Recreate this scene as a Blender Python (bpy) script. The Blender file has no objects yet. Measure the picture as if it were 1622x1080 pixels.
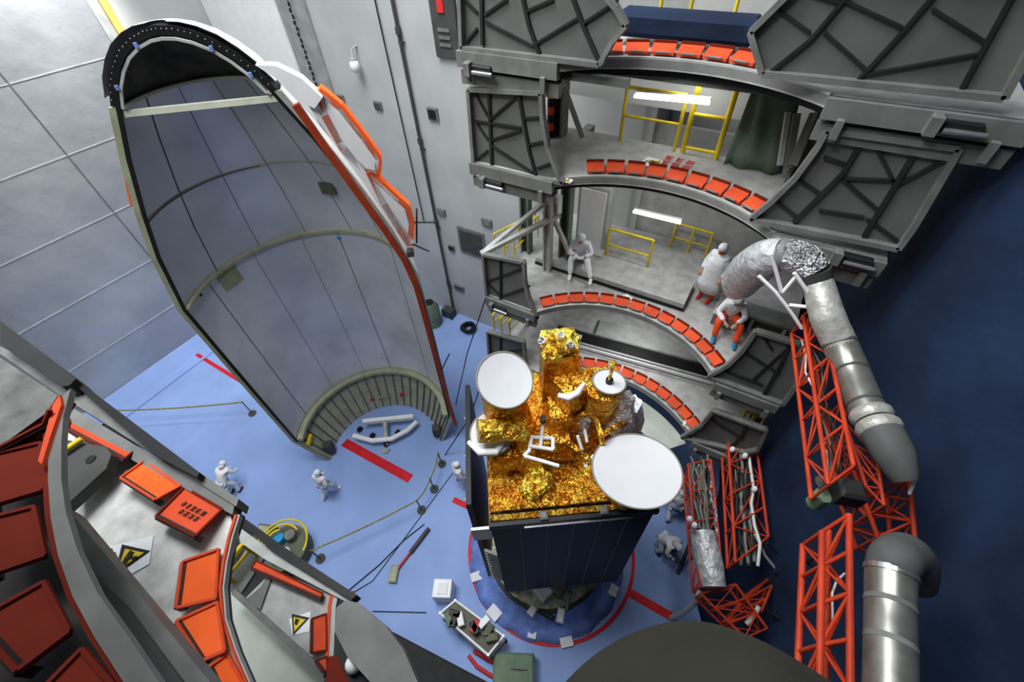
import bpy, bmesh, math, random
from mathutils import Vector, Matrix
import numpy as np
random.seed(7)
C = bpy.context.scene.collection
PI = math.pi
# ---------------------------------------------------------------- camera
F = 680.0; CX, CY = 811.0, 540.0
H = 15.0
def _ray(px, py): return np.array([px-CX, -(py-CY), -F])
_d = _ray(850, 1155); _d /= np.linalg.norm(_d)
_Z = -_d
_v = _ray(1400, -190); _v -= _v.dot(_Z)*_Z; _v /= np.linalg.norm(_v)
_X = np.cross(_v, _Z)
_M = np.array([_X, _v, _Z])
CAM = Vector((0, 0, H))
def W(px, py, z=None, y=None, x=None, d=None, plane=None):
    """point of the real scene seen at a pixel, on a given height / depth plane"""
    r = _M @ _ray(px, py)
    if z is not None: t = (z-H)/r[2]
    elif y is not None: t = y/r[1]
    elif x is not None: t = x/r[0]
    elif plane is not None:
        p0, n = plane; n = np.array(n); t = (n @ (np.array(p0)-np.array([0, 0, H])))/(n @ r)
    else: t = d/F
    return Vector(r*t) + CAM
def mpp(P):
    c = _M.T @ np.array(P-CAM); return float(-c[2]/F)
cd = bpy.data.cameras.new('camera'); cam = bpy.data.objects.new('camera', cd); C.objects.link(cam)
mt = Matrix([list(_M[0]), list(_M[1]), list(_M[2])]).to_4x4()
mt.translation = CAM
cam.matrix_world = mt
cd.sensor_width = 36; cd.lens = F/1622*36; cd.clip_start = .05; cd.clip_end = 300
bpy.context.scene.camera = cam
# ---------------------------------------------------------------- view, world, lights
vs = bpy.context.scene.view_settings
vs.view_transform = 'Standard'; vs.look = 'None'; vs.gamma = 1; vs.use_curve_mapping = False
vs.exposure = 0.0
wd = bpy.data.worlds.new('hall_air'); bpy.context.scene.world = wd; wd.use_nodes = True
wd.node_tree.nodes['Background'].inputs[0].default_value = (.80, .9, 1, 1)
wd.node_tree.nodes['Background'].inputs[1].default_value = .55
def lamp(name, loc, target, size, power, col=(1, 1, 1), kind='AREA', spot=60):
    l = bpy.data.lights.new(name, kind); l.energy = power; l.color = col
    if kind == 'AREA': l.size = size
    else: l.shadow_soft_size = size
    if kind == 'SPOT': l.spot_size = math.radians(spot); l.spot_blend = .6
    o = bpy.data.objects.new(name, l); C.objects.link(o); o.location = loc
    dr = Vector(target)-Vector(loc); o.rotation_euler = dr.to_track_quat('-Z', 'Y').to_euler()
    o['label'] = name.replace('_', ' ')+' of the hall lighting, %s' % {'ceiling_lamp_bank': 'large and far overhead' if power > 2000 else 'smaller, over the near platforms', 'bay_fill_lamp': 'added under the %s platform' % {12.3: 'topmost', 10.2: 'second', 6.5: 'third'}.get(loc[2], '')}.get(name, 'aimed from high above'); o['category'] = 'lamp'
    return o
lamp('ceiling_lamp_bank', (-9, 3.5, 25), (-8, 4.5, 0), 8, 4300, (.96, .98, 1))
lamp('ceiling_lamp_bank', (-4.5, -2, 22), (-3, 6, 3), 3.0, 800, (.97, .98, 1))
lamp('added_tower_fill', (-6.5, 1.5, 17.5), (-3.5, 7.5, 9.5), .8, 420, (1, .99, .96), kind='SPOT', spot=80)  # added to brighten the left wings and decks; no known fixture
lamp('wall_floodlight', (-18.2, 7.6, 15.9), (-20.8, 5.8, 11.4), .35, 3300, kind='SPOT', spot=85)
lamp('added_satellite_fill', (-.8, 3.2, 24), (-.8, 4.2, 0), 1.0, 3000, (.97, .98, 1), kind='SPOT', spot=34)  # added to brighten the satellite top and the floor around it
for zz_ in (12.3, 10.2, 6.5): lamp('bay_fill_lamp', (-1.6, 9.2, zz_), (-1.6, 9.0, 0), .4, 12 if zz_ > 12 else 38)  # unseen fill added in the tower bays; the lowest has no tube
lamp('fairing_floodlight', (-4.2, 10.3, 17.5), (-8.5, 6.4, 10.5), .5, 1500, kind='SPOT', spot=50)
# ---------------------------------------------------------------- materials
def nm(name): 
    m = bpy.data.materials.new(name); m.use_nodes = True
    return m, m.node_tree.nodes, m.node_tree.links, m.node_tree.nodes['Principled BSDF']
def mat(name, col, rough=.6, metal=0., var=.12, scale=3., bump=0., bscale=20., col2=None, spec=.2, trans=0., alpha=1., det=6):
    m, N, L, b = nm(name)
    tc = N.new('ShaderNodeTexCoord'); ns = N.new('ShaderNodeTexNoise'); ns.inputs['Scale'].default_value = scale
    ns.inputs['Detail'].default_value = det
    L.new(tc.outputs['Object'], ns.inputs['Vector'])
    cr = N.new('ShaderNodeValToRGB')
    c2 = col2 if col2 else tuple(max(0, c*(1-var*2)) for c in col)
    c1 = col if col2 else tuple(min(1, c*(1+var*.7)) for c in col)
    cr.color_ramp.elements[0].position = .3; cr.color_ramp.elements[1].position = .68
    cr.color_ramp.elements[0].color = (*c2, 1); cr.color_ramp.elements[1].color = (*c1, 1)
    L.new(ns.outputs['Fac'], cr.inputs['Fac']); L.new(cr.outputs['Color'], b.inputs['Base Color'])
    b.inputs['Roughness'].default_value = rough; b.inputs['Metallic'].default_value = metal
    b.inputs['Specular IOR Level'].default_value = spec
    b.inputs['Transmission Weight'].default_value = trans; b.inputs['Alpha'].default_value = alpha
    if bump:
        n2 = N.new('ShaderNodeTexNoise'); n2.inputs['Scale'].default_value = bscale; n2.inputs['Detail'].default_value = 5
        L.new(tc.outputs['Object'], n2.inputs['Vector'])
        bp = N.new('ShaderNodeBump'); bp.inputs['Strength'].default_value = bump; bp.inputs['Distance'].default_value = .05
        L.new(n2.outputs['Fac'], bp.inputs['Height']); L.new(bp.outputs['Normal'], b.inputs['Normal'])
    return m
def foil(name, col, rough, bscale, strength, metal=1.):
    m, N, L, b = nm(name)
    tc = N.new('ShaderNodeTexCoord')
    nz = N.new('ShaderNodeTexNoise'); nz.inputs['Scale'].default_value = bscale*.6
    mx = N.new('ShaderNodeVectorMath'); mx.operation = 'MULTIPLY_ADD'; mx.inputs[1].default_value = (.3, .3, .3)
    L.new(tc.outputs['Object'], nz.inputs['Vector']); L.new(nz.outputs['Color'], mx.inputs[0]); L.new(tc.outputs['Object'], mx.inputs[2])
    vo = N.new('ShaderNodeTexVoronoi'); vo.feature = 'F1'; vo.inputs['Scale'].default_value = bscale
    L.new(mx.outputs[0], vo.inputs['Vector'])
    n2 = N.new('ShaderNodeTexNoise'); n2.inputs['Scale'].default_value = bscale*2.5; n2.inputs['Detail'].default_value = 3
    L.new(tc.outputs['Object'], n2.inputs['Vector'])
    ad = N.new('ShaderNodeMath'); ad.operation = 'ADD'; L.new(vo.outputs['Distance'], ad.inputs[0]); L.new(n2.outputs['Fac'], ad.inputs[1])
    bp = N.new('ShaderNodeBump'); bp.inputs['Strength'].default_value = strength; bp.inputs['Distance'].default_value = .08
    L.new(ad.outputs[0], bp.inputs['Height']); L.new(bp.outputs['Normal'], b.inputs['Normal'])
    cr = N.new('ShaderNodeValToRGB'); cr.color_ramp.elements[0].position = .38; cr.color_ramp.elements[1].position = .62
    cr.color_ramp.elements[0].color = (col[0]*.72, col[1]*.55, col[2]*.5, 1); cr.color_ramp.elements[1].color = (col[0], min(1, col[1]*1.25), min(1, col[2]*2), 1)
    if col[2] > .5: cr.color_ramp.elements[0].color = (.5, .5, .5, 1); cr.color_ramp.elements[1].color = (.9, .9, .92, 1)
    n3 = N.new('ShaderNodeTexNoise'); n3.inputs['Scale'].default_value = bscale*.7; L.new(tc.outputs['Object'], n3.inputs['Vector']); L.new(n3.outputs['Fac'], cr.inputs['Fac']); L.new(cr.outputs['Color'], b.inputs['Base Color'])
    b.inputs['Roughness'].default_value = rough; b.inputs['Metallic'].default_value = metal
    return m
M = {}
M['floor'] = mat('blue_floor_sheet', (.25, .36, .66), .6, var=.07, scale=.5, bump=.25, bscale=1.3)
M['dark_floor'] = mat('bare_dark_floor', (.035, .035, .035), .8)
def metal_wall():
    m, N, L, b = nm('brushed_metal_wall_panels')
    tc = N.new('ShaderNodeTexCoord'); mp = N.new('ShaderNodeMapping'); mp.inputs['Rotation'].default_value = (0, PI/2, 0)
    n = N.new('ShaderNodeTexNoise'); n.inputs['Scale'].default_value = .45; n.inputs['Detail'].default_value = 7
    L.new(tc.outputs['Object'], n.inputs['Vector'])
    cr = N.new('ShaderNodeValToRGB'); cr.color_ramp.elements[0].color = (.33, .345, .365, 1); cr.color_ramp.elements[1].color = (.47, .48, .49, 1)
    cr.color_ramp.elements[0].position = .35; cr.color_ramp.elements[1].position = .7
    L.new(n.outputs['Fac'], cr.inputs['Fac']); L.new(cr.outputs['Color'], b.inputs['Base Color'])
    b.inputs['Metallic'].default_value = .45; b.inputs['Roughness'].default_value = .33
    n2 = N.new('ShaderNodeTexNoise'); n2.inputs['Scale'].default_value = 1.1; n2.inputs['Detail'].default_value = 4
    L.new(tc.outputs['Object'], n2.inputs['Vector'])
    bp = N.new('ShaderNodeBump'); bp.inputs['Strength'].default_value = .5; bp.inputs['Distance'].default_value = .12
    L.new(n2.outputs['Fac'], bp.inputs['Height']); L.new(bp.outputs['Normal'], b.inputs['Normal'])
    return m
M['wall_metal'] = metal_wall()
M['wall_seam'] = mat('wall_panel_seam', (.50, .51, .52), .4, .3)
M['wall_seam_dark'] = mat('dark_wall_seam', (.12, .12, .13), .6)
M['wall_white'] = mat('pale_painted_wall', (.43, .44, .425), .6, var=.06, scale=.8)
M['wall_bright'] = mat('white_painted_wall', (.80, .81, .79), .5, var=.03)
M['wall_grey'] = mat('grey_wall_strip', (.30, .31, .30), .6)
M['steel'] = mat('grey_painted_steel', (.165, .17, .16), .5, var=.15)
M['steel_light'] = mat('light_grey_steel', (.42, .43, .41), .5, var=.12)
M['steel_dark'] = mat('dark_grey_steel', (.06, .062, .058), .5)
M['wing'] = mat('wing_sheet_steel', (.125, .13, .122), .5, var=.1, scale=2)
M['rib'] = mat('dark_rib_steel', (.022, .023, .022), .45)
M['black'] = mat('black_paint', (.012, .012, .013), .45)
M['deck'] = mat('worn_platform_deck', (.40, .40, .385), .6, var=.13, scale=4, bump=.2, bscale=8)
M['deck_worn_lit'] = mat('scuffed_lit_deck_plate', (.70, .70, .67), .6, col2=(.42, .42, .40), scale=5, bump=.4, bscale=5, det=10)  # real scuffs; base lightened to stand in for strong light on this deck
M['pale_green'] = mat('pale_green_grey_plate', (.47, .51, .45), .6, var=.06)
M['orange'] = mat('orange_flap_paint', (.98, .13, .018), .7, var=.1)
M['red_orange'] = mat('red_orange_flap_paint', (.66, .075, .022), .7, var=.12)
M['dark_red'] = mat('shaded_flap_and_edge_red', (.14, .016, .008), .8, var=.12, scale=2, spec=.1)  # flap red darkened to paint shade onto the near-left flaps; also edge trim
M['red'] = mat('red_floor_tape', (.60, .012, .022), .5)
M['red_tag'] = mat('red_tag', (.6, .03, .03), .5)
M['truss'] = mat('orange_red_truss_paint', (.46, .042, .014), .45, var=.15)
M['yellow'] = mat('yellow_rail_paint', (.70, .52, .02), .45)
M['shell_in'] = mat('fairing_inner_panel', (.72, .745, .78), .34, .3, var=.12, scale=.6)
M['shell_out'] = mat('fairing_white_outer', (.68, .70, .68), .45, var=.05)
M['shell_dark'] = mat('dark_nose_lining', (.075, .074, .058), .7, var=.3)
M['seal'] = mat('black_edge_seal', (.012, .012, .012), .4)
M['frame_green'] = mat('olive_primer_frame', (.37, .38, .25), .6, var=.12)
M['stringer'] = mat('dark_olive_stringer', (.12, .125, .09), .6)
M['band'] = mat('pale_primer_band', (.33, .34, .27), .55)
M['cream'] = mat('cream_band', (.70, .72, .58), .5, var=.06)
M['white'] = mat('white_paint', (.80, .81, .82), .4, var=.03)
M['dish'] = mat('white_dish_face', (.52, .53, .545), .45, var=.02)
M['suit'] = mat('white_clean_suit', (.75, .77, .80), .8, var=.06, bump=.5, bscale=14)
M['skin'] = mat('skin', (.50, .27, .17), .5)
M['hair'] = mat('black_hair', (.02, .015, .012), .5)
M['eye'] = mat('dark_eyes', (.02, .015, .01), .3)
M['blue_shoe'] = mat('blue_shoe_cover', (.03, .22, .42), .6)
M['red_trousers'] = mat('red_orange_trousers', (.72, .07, .02), .7)
M['dark_shoe'] = mat('dark_shoes', (.03, .035, .04), .6)
M['gold'] = foil('gold_foil', (1., .50, .04), .2, 6, 1., .9)
M['gold_fine'] = foil('crinkled_gold_foil', (1., .54, .05), .2, 9, 1., .9)
M['yellow_foil'] = foil('bright_yellow_foil', (1., .66, .06), .22, 6, 1., .75)
M['silver'] = foil('silver_foil', (.8, .81, .82), .28, 12, .9, .9)
M['plastic'] = mat('clear_plastic_wrap', (.62, .64, .66), .22, .25, var=.2, scale=8, bump=.9, bscale=10, alpha=.93)
M['galv'] = mat('galvanised_duct', (.34, .335, .30), .33, .75, var=.15, scale=5)
M['duct_wrap'] = mat('taped_duct_wrap', (.42, .415, .38), .4, .3, var=.15, scale=6, bump=.4, bscale=9)
M['duct_grey'] = mat('grey_flexible_duct', (.085, .088, .085), .6)
def solar():
    m, N, L, b = nm('black_solar_cells')
    tc = N.new('ShaderNodeTexCoord'); n = N.new('ShaderNodeTexNoise'); n.inputs['Scale'].default_value = 1.4
    L.new(tc.outputs['Object'], n.inputs['Vector'])
    cr = N.new('ShaderNodeValToRGB'); cr.color_ramp.elements[0].color = (.004, .004, .004, 1); cr.color_ramp.elements[1].color = (.009, .009, .009, 1)
    L.new(n.outputs['Fac'], cr.inputs['Fac']); L.new(cr.outputs['Color'], b.inputs['Base Color'])
    b.inputs['Roughness'].default_value = .4; b.inputs['Specular IOR Level'].default_value = .06; return m
M['solar'] = solar()
M['cell_line'] = mat('silver_cell_joint', (.22, .21, .18), .5)
M['yellow_pipe'] = mat('ochre_corner_post', (.50, .37, .10), .6)
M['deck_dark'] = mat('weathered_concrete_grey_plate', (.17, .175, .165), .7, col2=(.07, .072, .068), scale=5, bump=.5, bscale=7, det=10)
M['rail_red'] = mat('brown_red_rail_paint', (.36, .045, .015), .5)
M['copper'] = mat('copper_brown_radiator', (.16, .06, .02), .4, .6)
M['tarp'] = mat('dark_blue_tarpaulin', (.012, .026, .064), .8, var=.25, scale=.7, bump=.9, bscale=1.6)
M['apron'] = mat('blue_plastic_apron', (.17, .26, .62), .4, var=.15, scale=3, bump=.8, bscale=4)
M['paper'] = mat('white_paper', (.78, .80, .82), .7, var=.04)
M['green_cloth'] = mat('dark_green_canvas', (.10, .135, .095), .8, bump=.3, bscale=4)
M['canvas'] = mat('grey_olive_canvas', (.032, .031, .023), .85, bump=.3, bscale=6)
M['rope'] = mat('black_yellow_rope', (.03, .03, .02), .6, col2=(.5, .42, .05), scale=30)
M['cable_black'] = mat('black_cable', (.015, .015, .015), .5)
M['cable_white'] = mat('white_cable', (.65, .65, .62), .5)
M['chrome'] = mat('polished_steel', (.6, .6, .6), .25, .9)
M['machine'] = mat('launcher_deck_metal', (.55, .55, .42), .55, var=.3, scale=6)
M['cyan'] = mat('cyan_cap', (.03, .3, .6), .5)
M['case_green'] = mat('olive_green_case', (.13, .19, .12), .6)
M['win_dark'] = mat('dark_opening', (.03, .028, .028), .5)
def glow(name, col, s):
    m, N, L, b = nm(name); b.inputs['Emission Color'].default_value = (*col, 1); b.inputs['Emission Strength'].default_value = s
    b.inputs['Base Color'].default_value = (.8, .8, .8, 1); return m
M['tube_light'] = glow('fluorescent_tube_glow', (1, 1, .98), 9)
# ---------------------------------------------------------------- mesh builder
class MB:
    def __init__(s): s.v = []; s.f = []; s.m = []; s.mats = []; s.cur = 0; s.sm = []
    def use(s, mkey):
        if mkey not in s.mats: s.mats.append(mkey)
        s.cur = s.mats.index(mkey); return s
    def add(s, vs, fs, smooth=False):
        o = len(s.v); s.v += [Vector(v) for v in vs]
        for f in fs: s.f.append([i+o for i in f]); s.m.append(s.cur); s.sm.append(smooth)
        return s
    def hexa(s, p):  # 8 pts bottom 0-3, top 4-7
        return s.add(p, [(0, 3, 2, 1), (4, 5, 6, 7), (0, 1, 5, 4), (1, 2, 6, 5), (2, 3, 7, 6), (3, 0, 4, 7)])
    def box(s, c, sz, rz=0, bev=0):
        c = Vector(c); x, y, z = [a/2 for a in sz]; R = Matrix.Rotation(rz, 3, 'Z')
        if bev:
            b = min(bev, x*.9, y*.9, z*.9); vs = []; 
            for (dx, dy, dz) in ((x-b, y-b, -z), (x, y, -z+b), (x, y, z-b), (x-b, y-b, z)):
                vs += [c+R@Vector((a*dx, e*dy, dz)) for a, e in ((-1, -1), (1, -1), (1, 1), (-1, 1))]
            fs = [(3, 2, 1, 0), (12, 13, 14, 15)]
            for k in range(3):
                for i in range(4): fs.append((k*4+i, k*4+(i+1) % 4, k*4+4+(i+1) % 4, k*4+4+i))
            return s.add(vs, fs)
        return s.hexa([c+R@Vector(q) for q in ((-x, -y, -z), (x, -y, -z), (x, y, -z), (-x, y, -z), (-x, -y, z), (x, -y, z), (x, y, z), (-x, y, z))])
    def beam(s, a, b, w, h, up=(0, 0, 1)):
        a, b = Vector(a), Vector(b); d = (b-a); 
        if d.length < 1e-6: return s
        d.normalize(); up = Vector(up)
        if abs(d.dot(up)) > .97: up = Vector((0, 1, 0)) if abs(d.y) < .9 else Vector((1, 0, 0))
        sx = d.cross(up).normalized()*w/2; sy = sx.cross(d).normalized()*h/2
        return s.hexa([a-sx-sy, a+sx-sy, b+sx-sy, b-sx-sy, a-sx+sy, a+sx+sy, b+sx+sy, b-sx+sy])
    def tube(s, pts, r, n=8, cap=True, smooth=True):
        pts = [Vector(p) for p in pts]; rs = r if isinstance(r, (list, tuple)) else [r]*len(pts)
        vs = []; fs = []; prev = None
        for i, p in enumerate(pts):
            t = (pts[min(i+1, len(pts)-1)]-pts[max(i-1, 0)]).normalized()
            if prev is None:
                u = t.orthogonal().normalized()
            else:
                u = (prev-prev.dot(t)*t); u = u.normalized() if u.length > 1e-6 else t.orthogonal().normalized()
            prev = u; w = t.cross(u)
            vs += [p+rs[i]*(math.cos(2*PI*k/n)*u+math.sin(2*PI*k/n)*w) for k in range(n)]
        for i in range(len(pts)-1):
            for k in range(n): fs.append((i*n+k, i*n+(k+1) % n, (i+1)*n+(k+1) % n, (i+1)*n+k))
        s.add(vs, fs, smooth)
        if cap: 
            o = len(pts)-1
            s.add(vs[:n], [tuple(range(n))[::-1]]); s.add(vs[o*n:], [tuple(range(n))])
        return s
    def plate(s, pts, th, nrm=None):
        """polygon extruded by th along -normal"""
        pts = [Vector(p) for p in pts]
        if nrm is None:
            nrm = Vector((0, 0, 0))
            for i in range(len(pts)): nrm += pts[i].cross(pts[(i+1) % len(pts)])
            nrm = nrm.normalized() if nrm.length > 1e-9 else Vector((0, 0, 1))
            if nrm.z < 0: nrm = -nrm
        nrm = Vector(nrm).normalized(); n = len(pts)
        low = [p-nrm*th for p in pts]
        fs = [tuple(range(n)), tuple(range(2*n-1, n-1, -1))]
        for i in range(n): fs.append((i, n+i, n+(i+1) % n, (i+1) % n))
        return s.add(pts+low, fs)
    def strip(s, A, B, th, nrm):
        """ribbon between two point rows, thickened"""
        nrm = Vector(nrm); n = len(A)
        for i in range(n-1):
            q = [Vector(A[i]), Vector(A[i+1]), Vector(B[i+1]), Vector(B[i])]
            s.hexa([p-nrm*th for p in q]+q)
        return s
    def disc(s, c, n, r, th, r2=None, seg=40, dish=0., rings=4, ax=None):
        c = Vector(c); n = Vector(n).normalized(); u = (Vector(ax)-Vector(ax).dot(n)*n).normalized() if ax else n.orthogonal().normalized(); w = n.cross(u); r2 = r2 or r
        vs = [c-n*dish]; fs = []
        for k in range(1, rings+1):
            q = k/rings
            vs += [c+u*r*q*math.cos(2*PI*i/seg)+w*r2*q*math.sin(2*PI*i/seg)-n*dish*(1-q*q) for i in range(seg)]
        for i in range(seg): fs.append((0, 1+i, 1+(i+1) % seg))
        for k in range(rings-1):
            for i in range(seg): a = 1+k*seg; fs.append((a+i, a+seg+i, a+seg+(i+1) % seg, a+(i+1) % seg))
        m = len(vs); vs += [v-n*th for v in vs]
        nf = [tuple(x+m for x in reversed(f)) for f in fs]
        a = 1+(rings-1)*seg
        sd = [(a+i, a+m+i, a+m+(i+1) % seg, a+(i+1) % seg) for i in range(seg)]
        return s.add(vs, fs+nf, True).add([vs[i] for f in sd for i in f], [tuple(range(4*k, 4*k+4)) for k in range(len(sd))])
    def ball(s, c, r, sx=1, sy=1, sz=1, n=12, m=8, rot=None):
        c = Vector(c); vs = []; fs = []
        for j in range(m+1):
            th = PI*j/m
            for i in range(n):
                v = Vector((r*sx*math.sin(th)*math.cos(2*PI*i/n), r*sy*math.sin(th)*math.sin(2*PI*i/n), r*sz*math.cos(th)))
                if rot: v = rot@v
                vs.append(c+v)
        for j in range(m):
            for i in range(n): fs.append((j*n+i, (j+1)*n+i, (j+1)*n+(i+1) % n, j*n+(i+1) % n))
        return s.add(vs, fs, True)
    def build(s, name, mkey=None, parent=None, merge=False):
        me = bpy.data.meshes.new(name)
        o0 = Vector(parent['_o']) if parent is not None and '_o' in parent.keys() else Vector((0, 0, 0))
        R = Matrix.Rotation(-parent['_r'], 3, 'Z') if parent is not None and '_r' in parent.keys() else Matrix.Identity(3)
        me.from_pydata([tuple(R@(v-o0)) for v in s.v], [], s.f)
        ks = s.mats if s.mats else [mkey]
        if mkey and s.mats and mkey not in s.mats: pass
        for k in ks: me.materials.append(M[k])
        me.polygons.foreach_set('material_index', s.m); me.polygons.foreach_set('use_smooth', s.sm)
        bm = bmesh.new(); bm.from_mesh(me)
        if merge: bmesh.ops.remove_doubles(bm, verts=bm.verts, dist=1e-4)
        bmesh.ops.recalc_face_normals(bm, faces=bm.faces); bm.to_mesh(me); bm.free()
        o = bpy.data.objects.new(name, me); C.objects.link(o)
        if parent is not None:
            o.parent = parent
            if '_o' in parent.keys(): o['_o'] = parent['_o']; 
            if '_r' in parent.keys(): o['_r'] = parent['_r']
        return o
def one(mk): b = MB(); b.use(mk); return b
def tag(o, label=None, cat=None, group=None, kind=None):
    if label: o['label'] = label
    if cat: o['category'] = cat
    if group: o['group'] = group
    if kind: o['kind'] = kind
    return o
def thing(name, loc, label, cat, group=None, rz=0):
    o = bpy.data.objects.new(name, None); C.objects.link(o); o.empty_display_size = .1
    o.location = loc; o.rotation_euler = (0, 0, rz); o['_o'] = list(loc); o['_r'] = rz
    return tag(o, label, cat, group)
def struct(o): o['kind'] = 'structure'; return o
def pxs(seq, **k): return [W(*p, **k) for p in seq]
def arcpts(c, r, a0, a1, z, n): return [Vector((c[0]+r*math.cos(a0+(a1-a0)*i/n), c[1]+r*math.sin(a0+(a1-a0)*i/n), z)) for i in range(n+1)]
#================================================================ SETTING
WX, WY = -20.8, 11.7
struct(one('wall_grey').box((2.8, 3, 24.9), (9.0, 22, .25)).build('unseen_ceiling_slab'))  # unseen; spans only the right part so that side stays darker
struct(one('wall_grey').box((7.2, 3, 12.5), (.3, 21, 25)).build('wall_right'))
struct(one('wall_grey').box((-6.8, -8.0, 12.5), (28.3, .3, 25)).build('wall_front'))
struct(one('floor').plate([(WX, -.75, 0), (-5.2, -.35, 0), (-1.4, .2, 0), (0.5, -3.0, 0), (4.2, -3.5, 0), (4.2, 13.5, 0), (-6, 13.5, 0), (-6, WY, 0), (WX, WY, 0)], .03, (0, 0, 1)).build('floor'))
struct(one('dark_floor').box((-8, 2, -.25), (34, 30, .3)).build('floor_concrete'))
# rolled edge of the sheet against the metal wall
tk = one('floor')
for i in range(16):
    y0, y1 = -1+i*.8, -1+(i+1)*.8
    tk.hexa([(WX+.02, y0, .0), (WX+.55+.05*math.sin(i), y0, 0), (WX+.55+.05*math.sin(i+1), y1, 0), (WX+.02, y1, 0), (WX+.02, y0, .55), (WX+.06, y0, .55), (WX+.06, y1, .55), (WX+.02, y1, .55)])
struct(tk.build('trim_1'))
struct(one('floor').beam((WX+1.1, -.7, .03), (WX+1.0, 10, .03), .12, .06).build('trim_2'))
struct(one('wall_metal').box((WX-.15, .15, 12.5), (.3, 16.2, 25)).build('wall_left'))
struct(one('wall_white').box((WX-.15, 10.05, 12.5), (.3, 3.6, 25)).build('wall_left_rear'))
struct(one('yellow_pipe').box((WX+.06, 8.42, 12.5), (.12, .24, 25)).build('trim_5'))
struct(one('wall_grey').box((WX+.03, 8.12, 12.5), (.06, .3, 25)).build('trim_6'))
sm = one('wall_seam')
for z in (2.4, 4.6, 6.8, 9.0, 11.2, 13.4, 15.6): sm.box((WX+.012, .1, z), (.024, 16, .03))
struct(sm.build('trim_3'))
sm = one('wall_seam_dark')
for y in (4.7,): sm.box((WX+.012, y, 12), (.03, .03, 24))
struct(sm.build('trim_4'))
struct(one('wall_white').box(((WX-3)/2, WY+.15, 12.5), (-3-WX, .3, 25)).build('wall_back'))
struct(one('wall_white').box((0, 13.4, 12.5), (7, .3, 25)).build('wall_tower'))
struct(one('wall_white').box((-3.0, 12.55, 12.5), (.3, 1.7, 25)).build('wall_tower_side'))
def wallx(px, py, e=.0): return W(px, py, y=WY-e)
def wall_strip(mk, pxt, w, th, name, zb=0.05, zt=22, px2=None):
    a = wallx(*pxt); b = one(mk).box((a.x+w/2, WY-th/2, (zb+zt)/2), (w, th, zt-zb)); return b
xs = {k: wallx(*v).x for k, v in dict(a=(205, 85), b=(240, 60), c=(335, 60), d=(500, 130), e=(515, 135)).items()}
b = one('wall_bright'); xa, xb = WX+.02, wallx(442, 20).x; b.box(((xa+xb)/2, WY-.03, 14), (xb-xa, .06, 16)); struct(b.build('trim_7'))
b = one('wall_grey'); xa, xb = wallx(443, 10).x, wallx(487, 10).x; b.box(((xa+xb)/2, WY-.05, 12), (xb-xa, .1, 24)); struct(b.build('trim_8'))
b = one('wall_grey'); xc = wallx(492, 30).x; b.box((xc, WY-.02, 12), (.04, .05, 24))
struct(b.build('trim_9'))
ch = one('cable_black'); xm = (xa+xb)/2
for i in range(90): ch.box((xm+(.02 if i % 2 else -.02), WY-.16, 6.3+i*.17), (.05, .05, .11))
tag(ch.build('hoist_chain'), 'dark hanging chain running down the grey strip of the back wall', 'chain')
def wall_pipe(name, p0, p1, r, mk, label, cat, e=.12, couplings=0):
    A, B = wallx(*p0, e), wallx(*p1, e); x = (A.x+B.x)/2
    B = Vector((x+.0, WY-e, min(B.z, A.z))); A = Vector((x, WY-e, 20))
    t = thing(name, B, label, cat)
    one(mk).tube([A, B], r, 8).build('pipe', parent=t)
    for k in range(couplings):
        q = B.lerp(A, (k+.5)/couplings); one('steel_dark').tube([q-Vector((0, 0, .09)), q+Vector((0, 0, .09))], r*1.6, 8).build('coupling', parent=t)
        one('steel_dark').box(q+Vector((0, .05, -.3)), (.2, .1, .04)).build('bracket', parent=t)
    return t
wall_pipe('downpipe', (660, 150), (711, 485), .055, 'steel_dark', 'dark vertical pipe running down the pale back wall to the floor', 'pipe', .12, 6)
t = wall_pipe('wall_cable', (620, 80), (665, 350), .022, 'cable_black', 'thin black cable hanging down the back wall left of the pipe', 'cable', .08)
def wall_box(px, py, w, h, mk, name, label, cat, d=.08, inner=None, group=None):
    a = wallx(px, py); t = thing(name, (a.x, WY, a.z), label, cat, group)
    one('steel').box((a.x, WY-d/2, a.z), (w, d, h), bev=.02).build('frame', parent=t)
    one(inner or mk).box((a.x, WY-d-.01, a.z), (w*.72, .03, h*.66)).build('cover', parent=t); return t
wall_box(541, 156, .34, .30, 'steel_dark', 'wall_socket_box', 'grey wall box just right of the fairing edge, leftmost of the row', 'wall box')
wall_box(600, 167, .34, .30, 'steel_dark', 'wall_socket_box', 'grey wall box left of the thin cable, middle of the row', 'wall box')
wall_box(687, 180, .42, .42, 'black', 'wall_socket_box', 'dark square wall box right of the dark pipe', 'wall box')
wall_box(772, 352, .45, .34, 'steel', 'wall_socket_box', 'small grey wall box beside the tower column', 'wall box')
wall_box(700, 335, .4, .3, 'steel', 'wall_socket_box', 'pale grey wall box close right of the pipe', 'wall box')
wall_box(728, 455, .55, .3, 'steel_dark', 'wall_socket_box', 'dark low wall box beside the lower end of the pipe', 'wall box')
wall_box(716, 392, .3, .3, 'black', 'wall_socket_box', 'round-cornered small dark wall box by the dark wall hatch', 'wall box')
a = wallx(748, 384); t = thing('wall_hatch', (a.x, WY, a.z), 'dark grey louvred hatch in the back wall beside the tower', 'hatch')
one('steel').box((a.x, WY-.03, a.z), (1.3, .06, 1.25)).build('frame', parent=t)
lv = one('steel_dark')
for k in range(7): lv.box((a.x, WY-.075, a.z-.45+k*.15), (1.1, .03, .1))
lv.build('louvre', parent=t)
a = wallx(705, 22); t = thing('wall_noticeboard', (a.x, WY, a.z-1), 'dark grey control panel high on the back wall with red mark', 'panel')
one('steel_dark').box((a.x, WY-.06, a.z), (.85, .12, 2.1), bev=.02).build('panel', parent=t)
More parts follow.
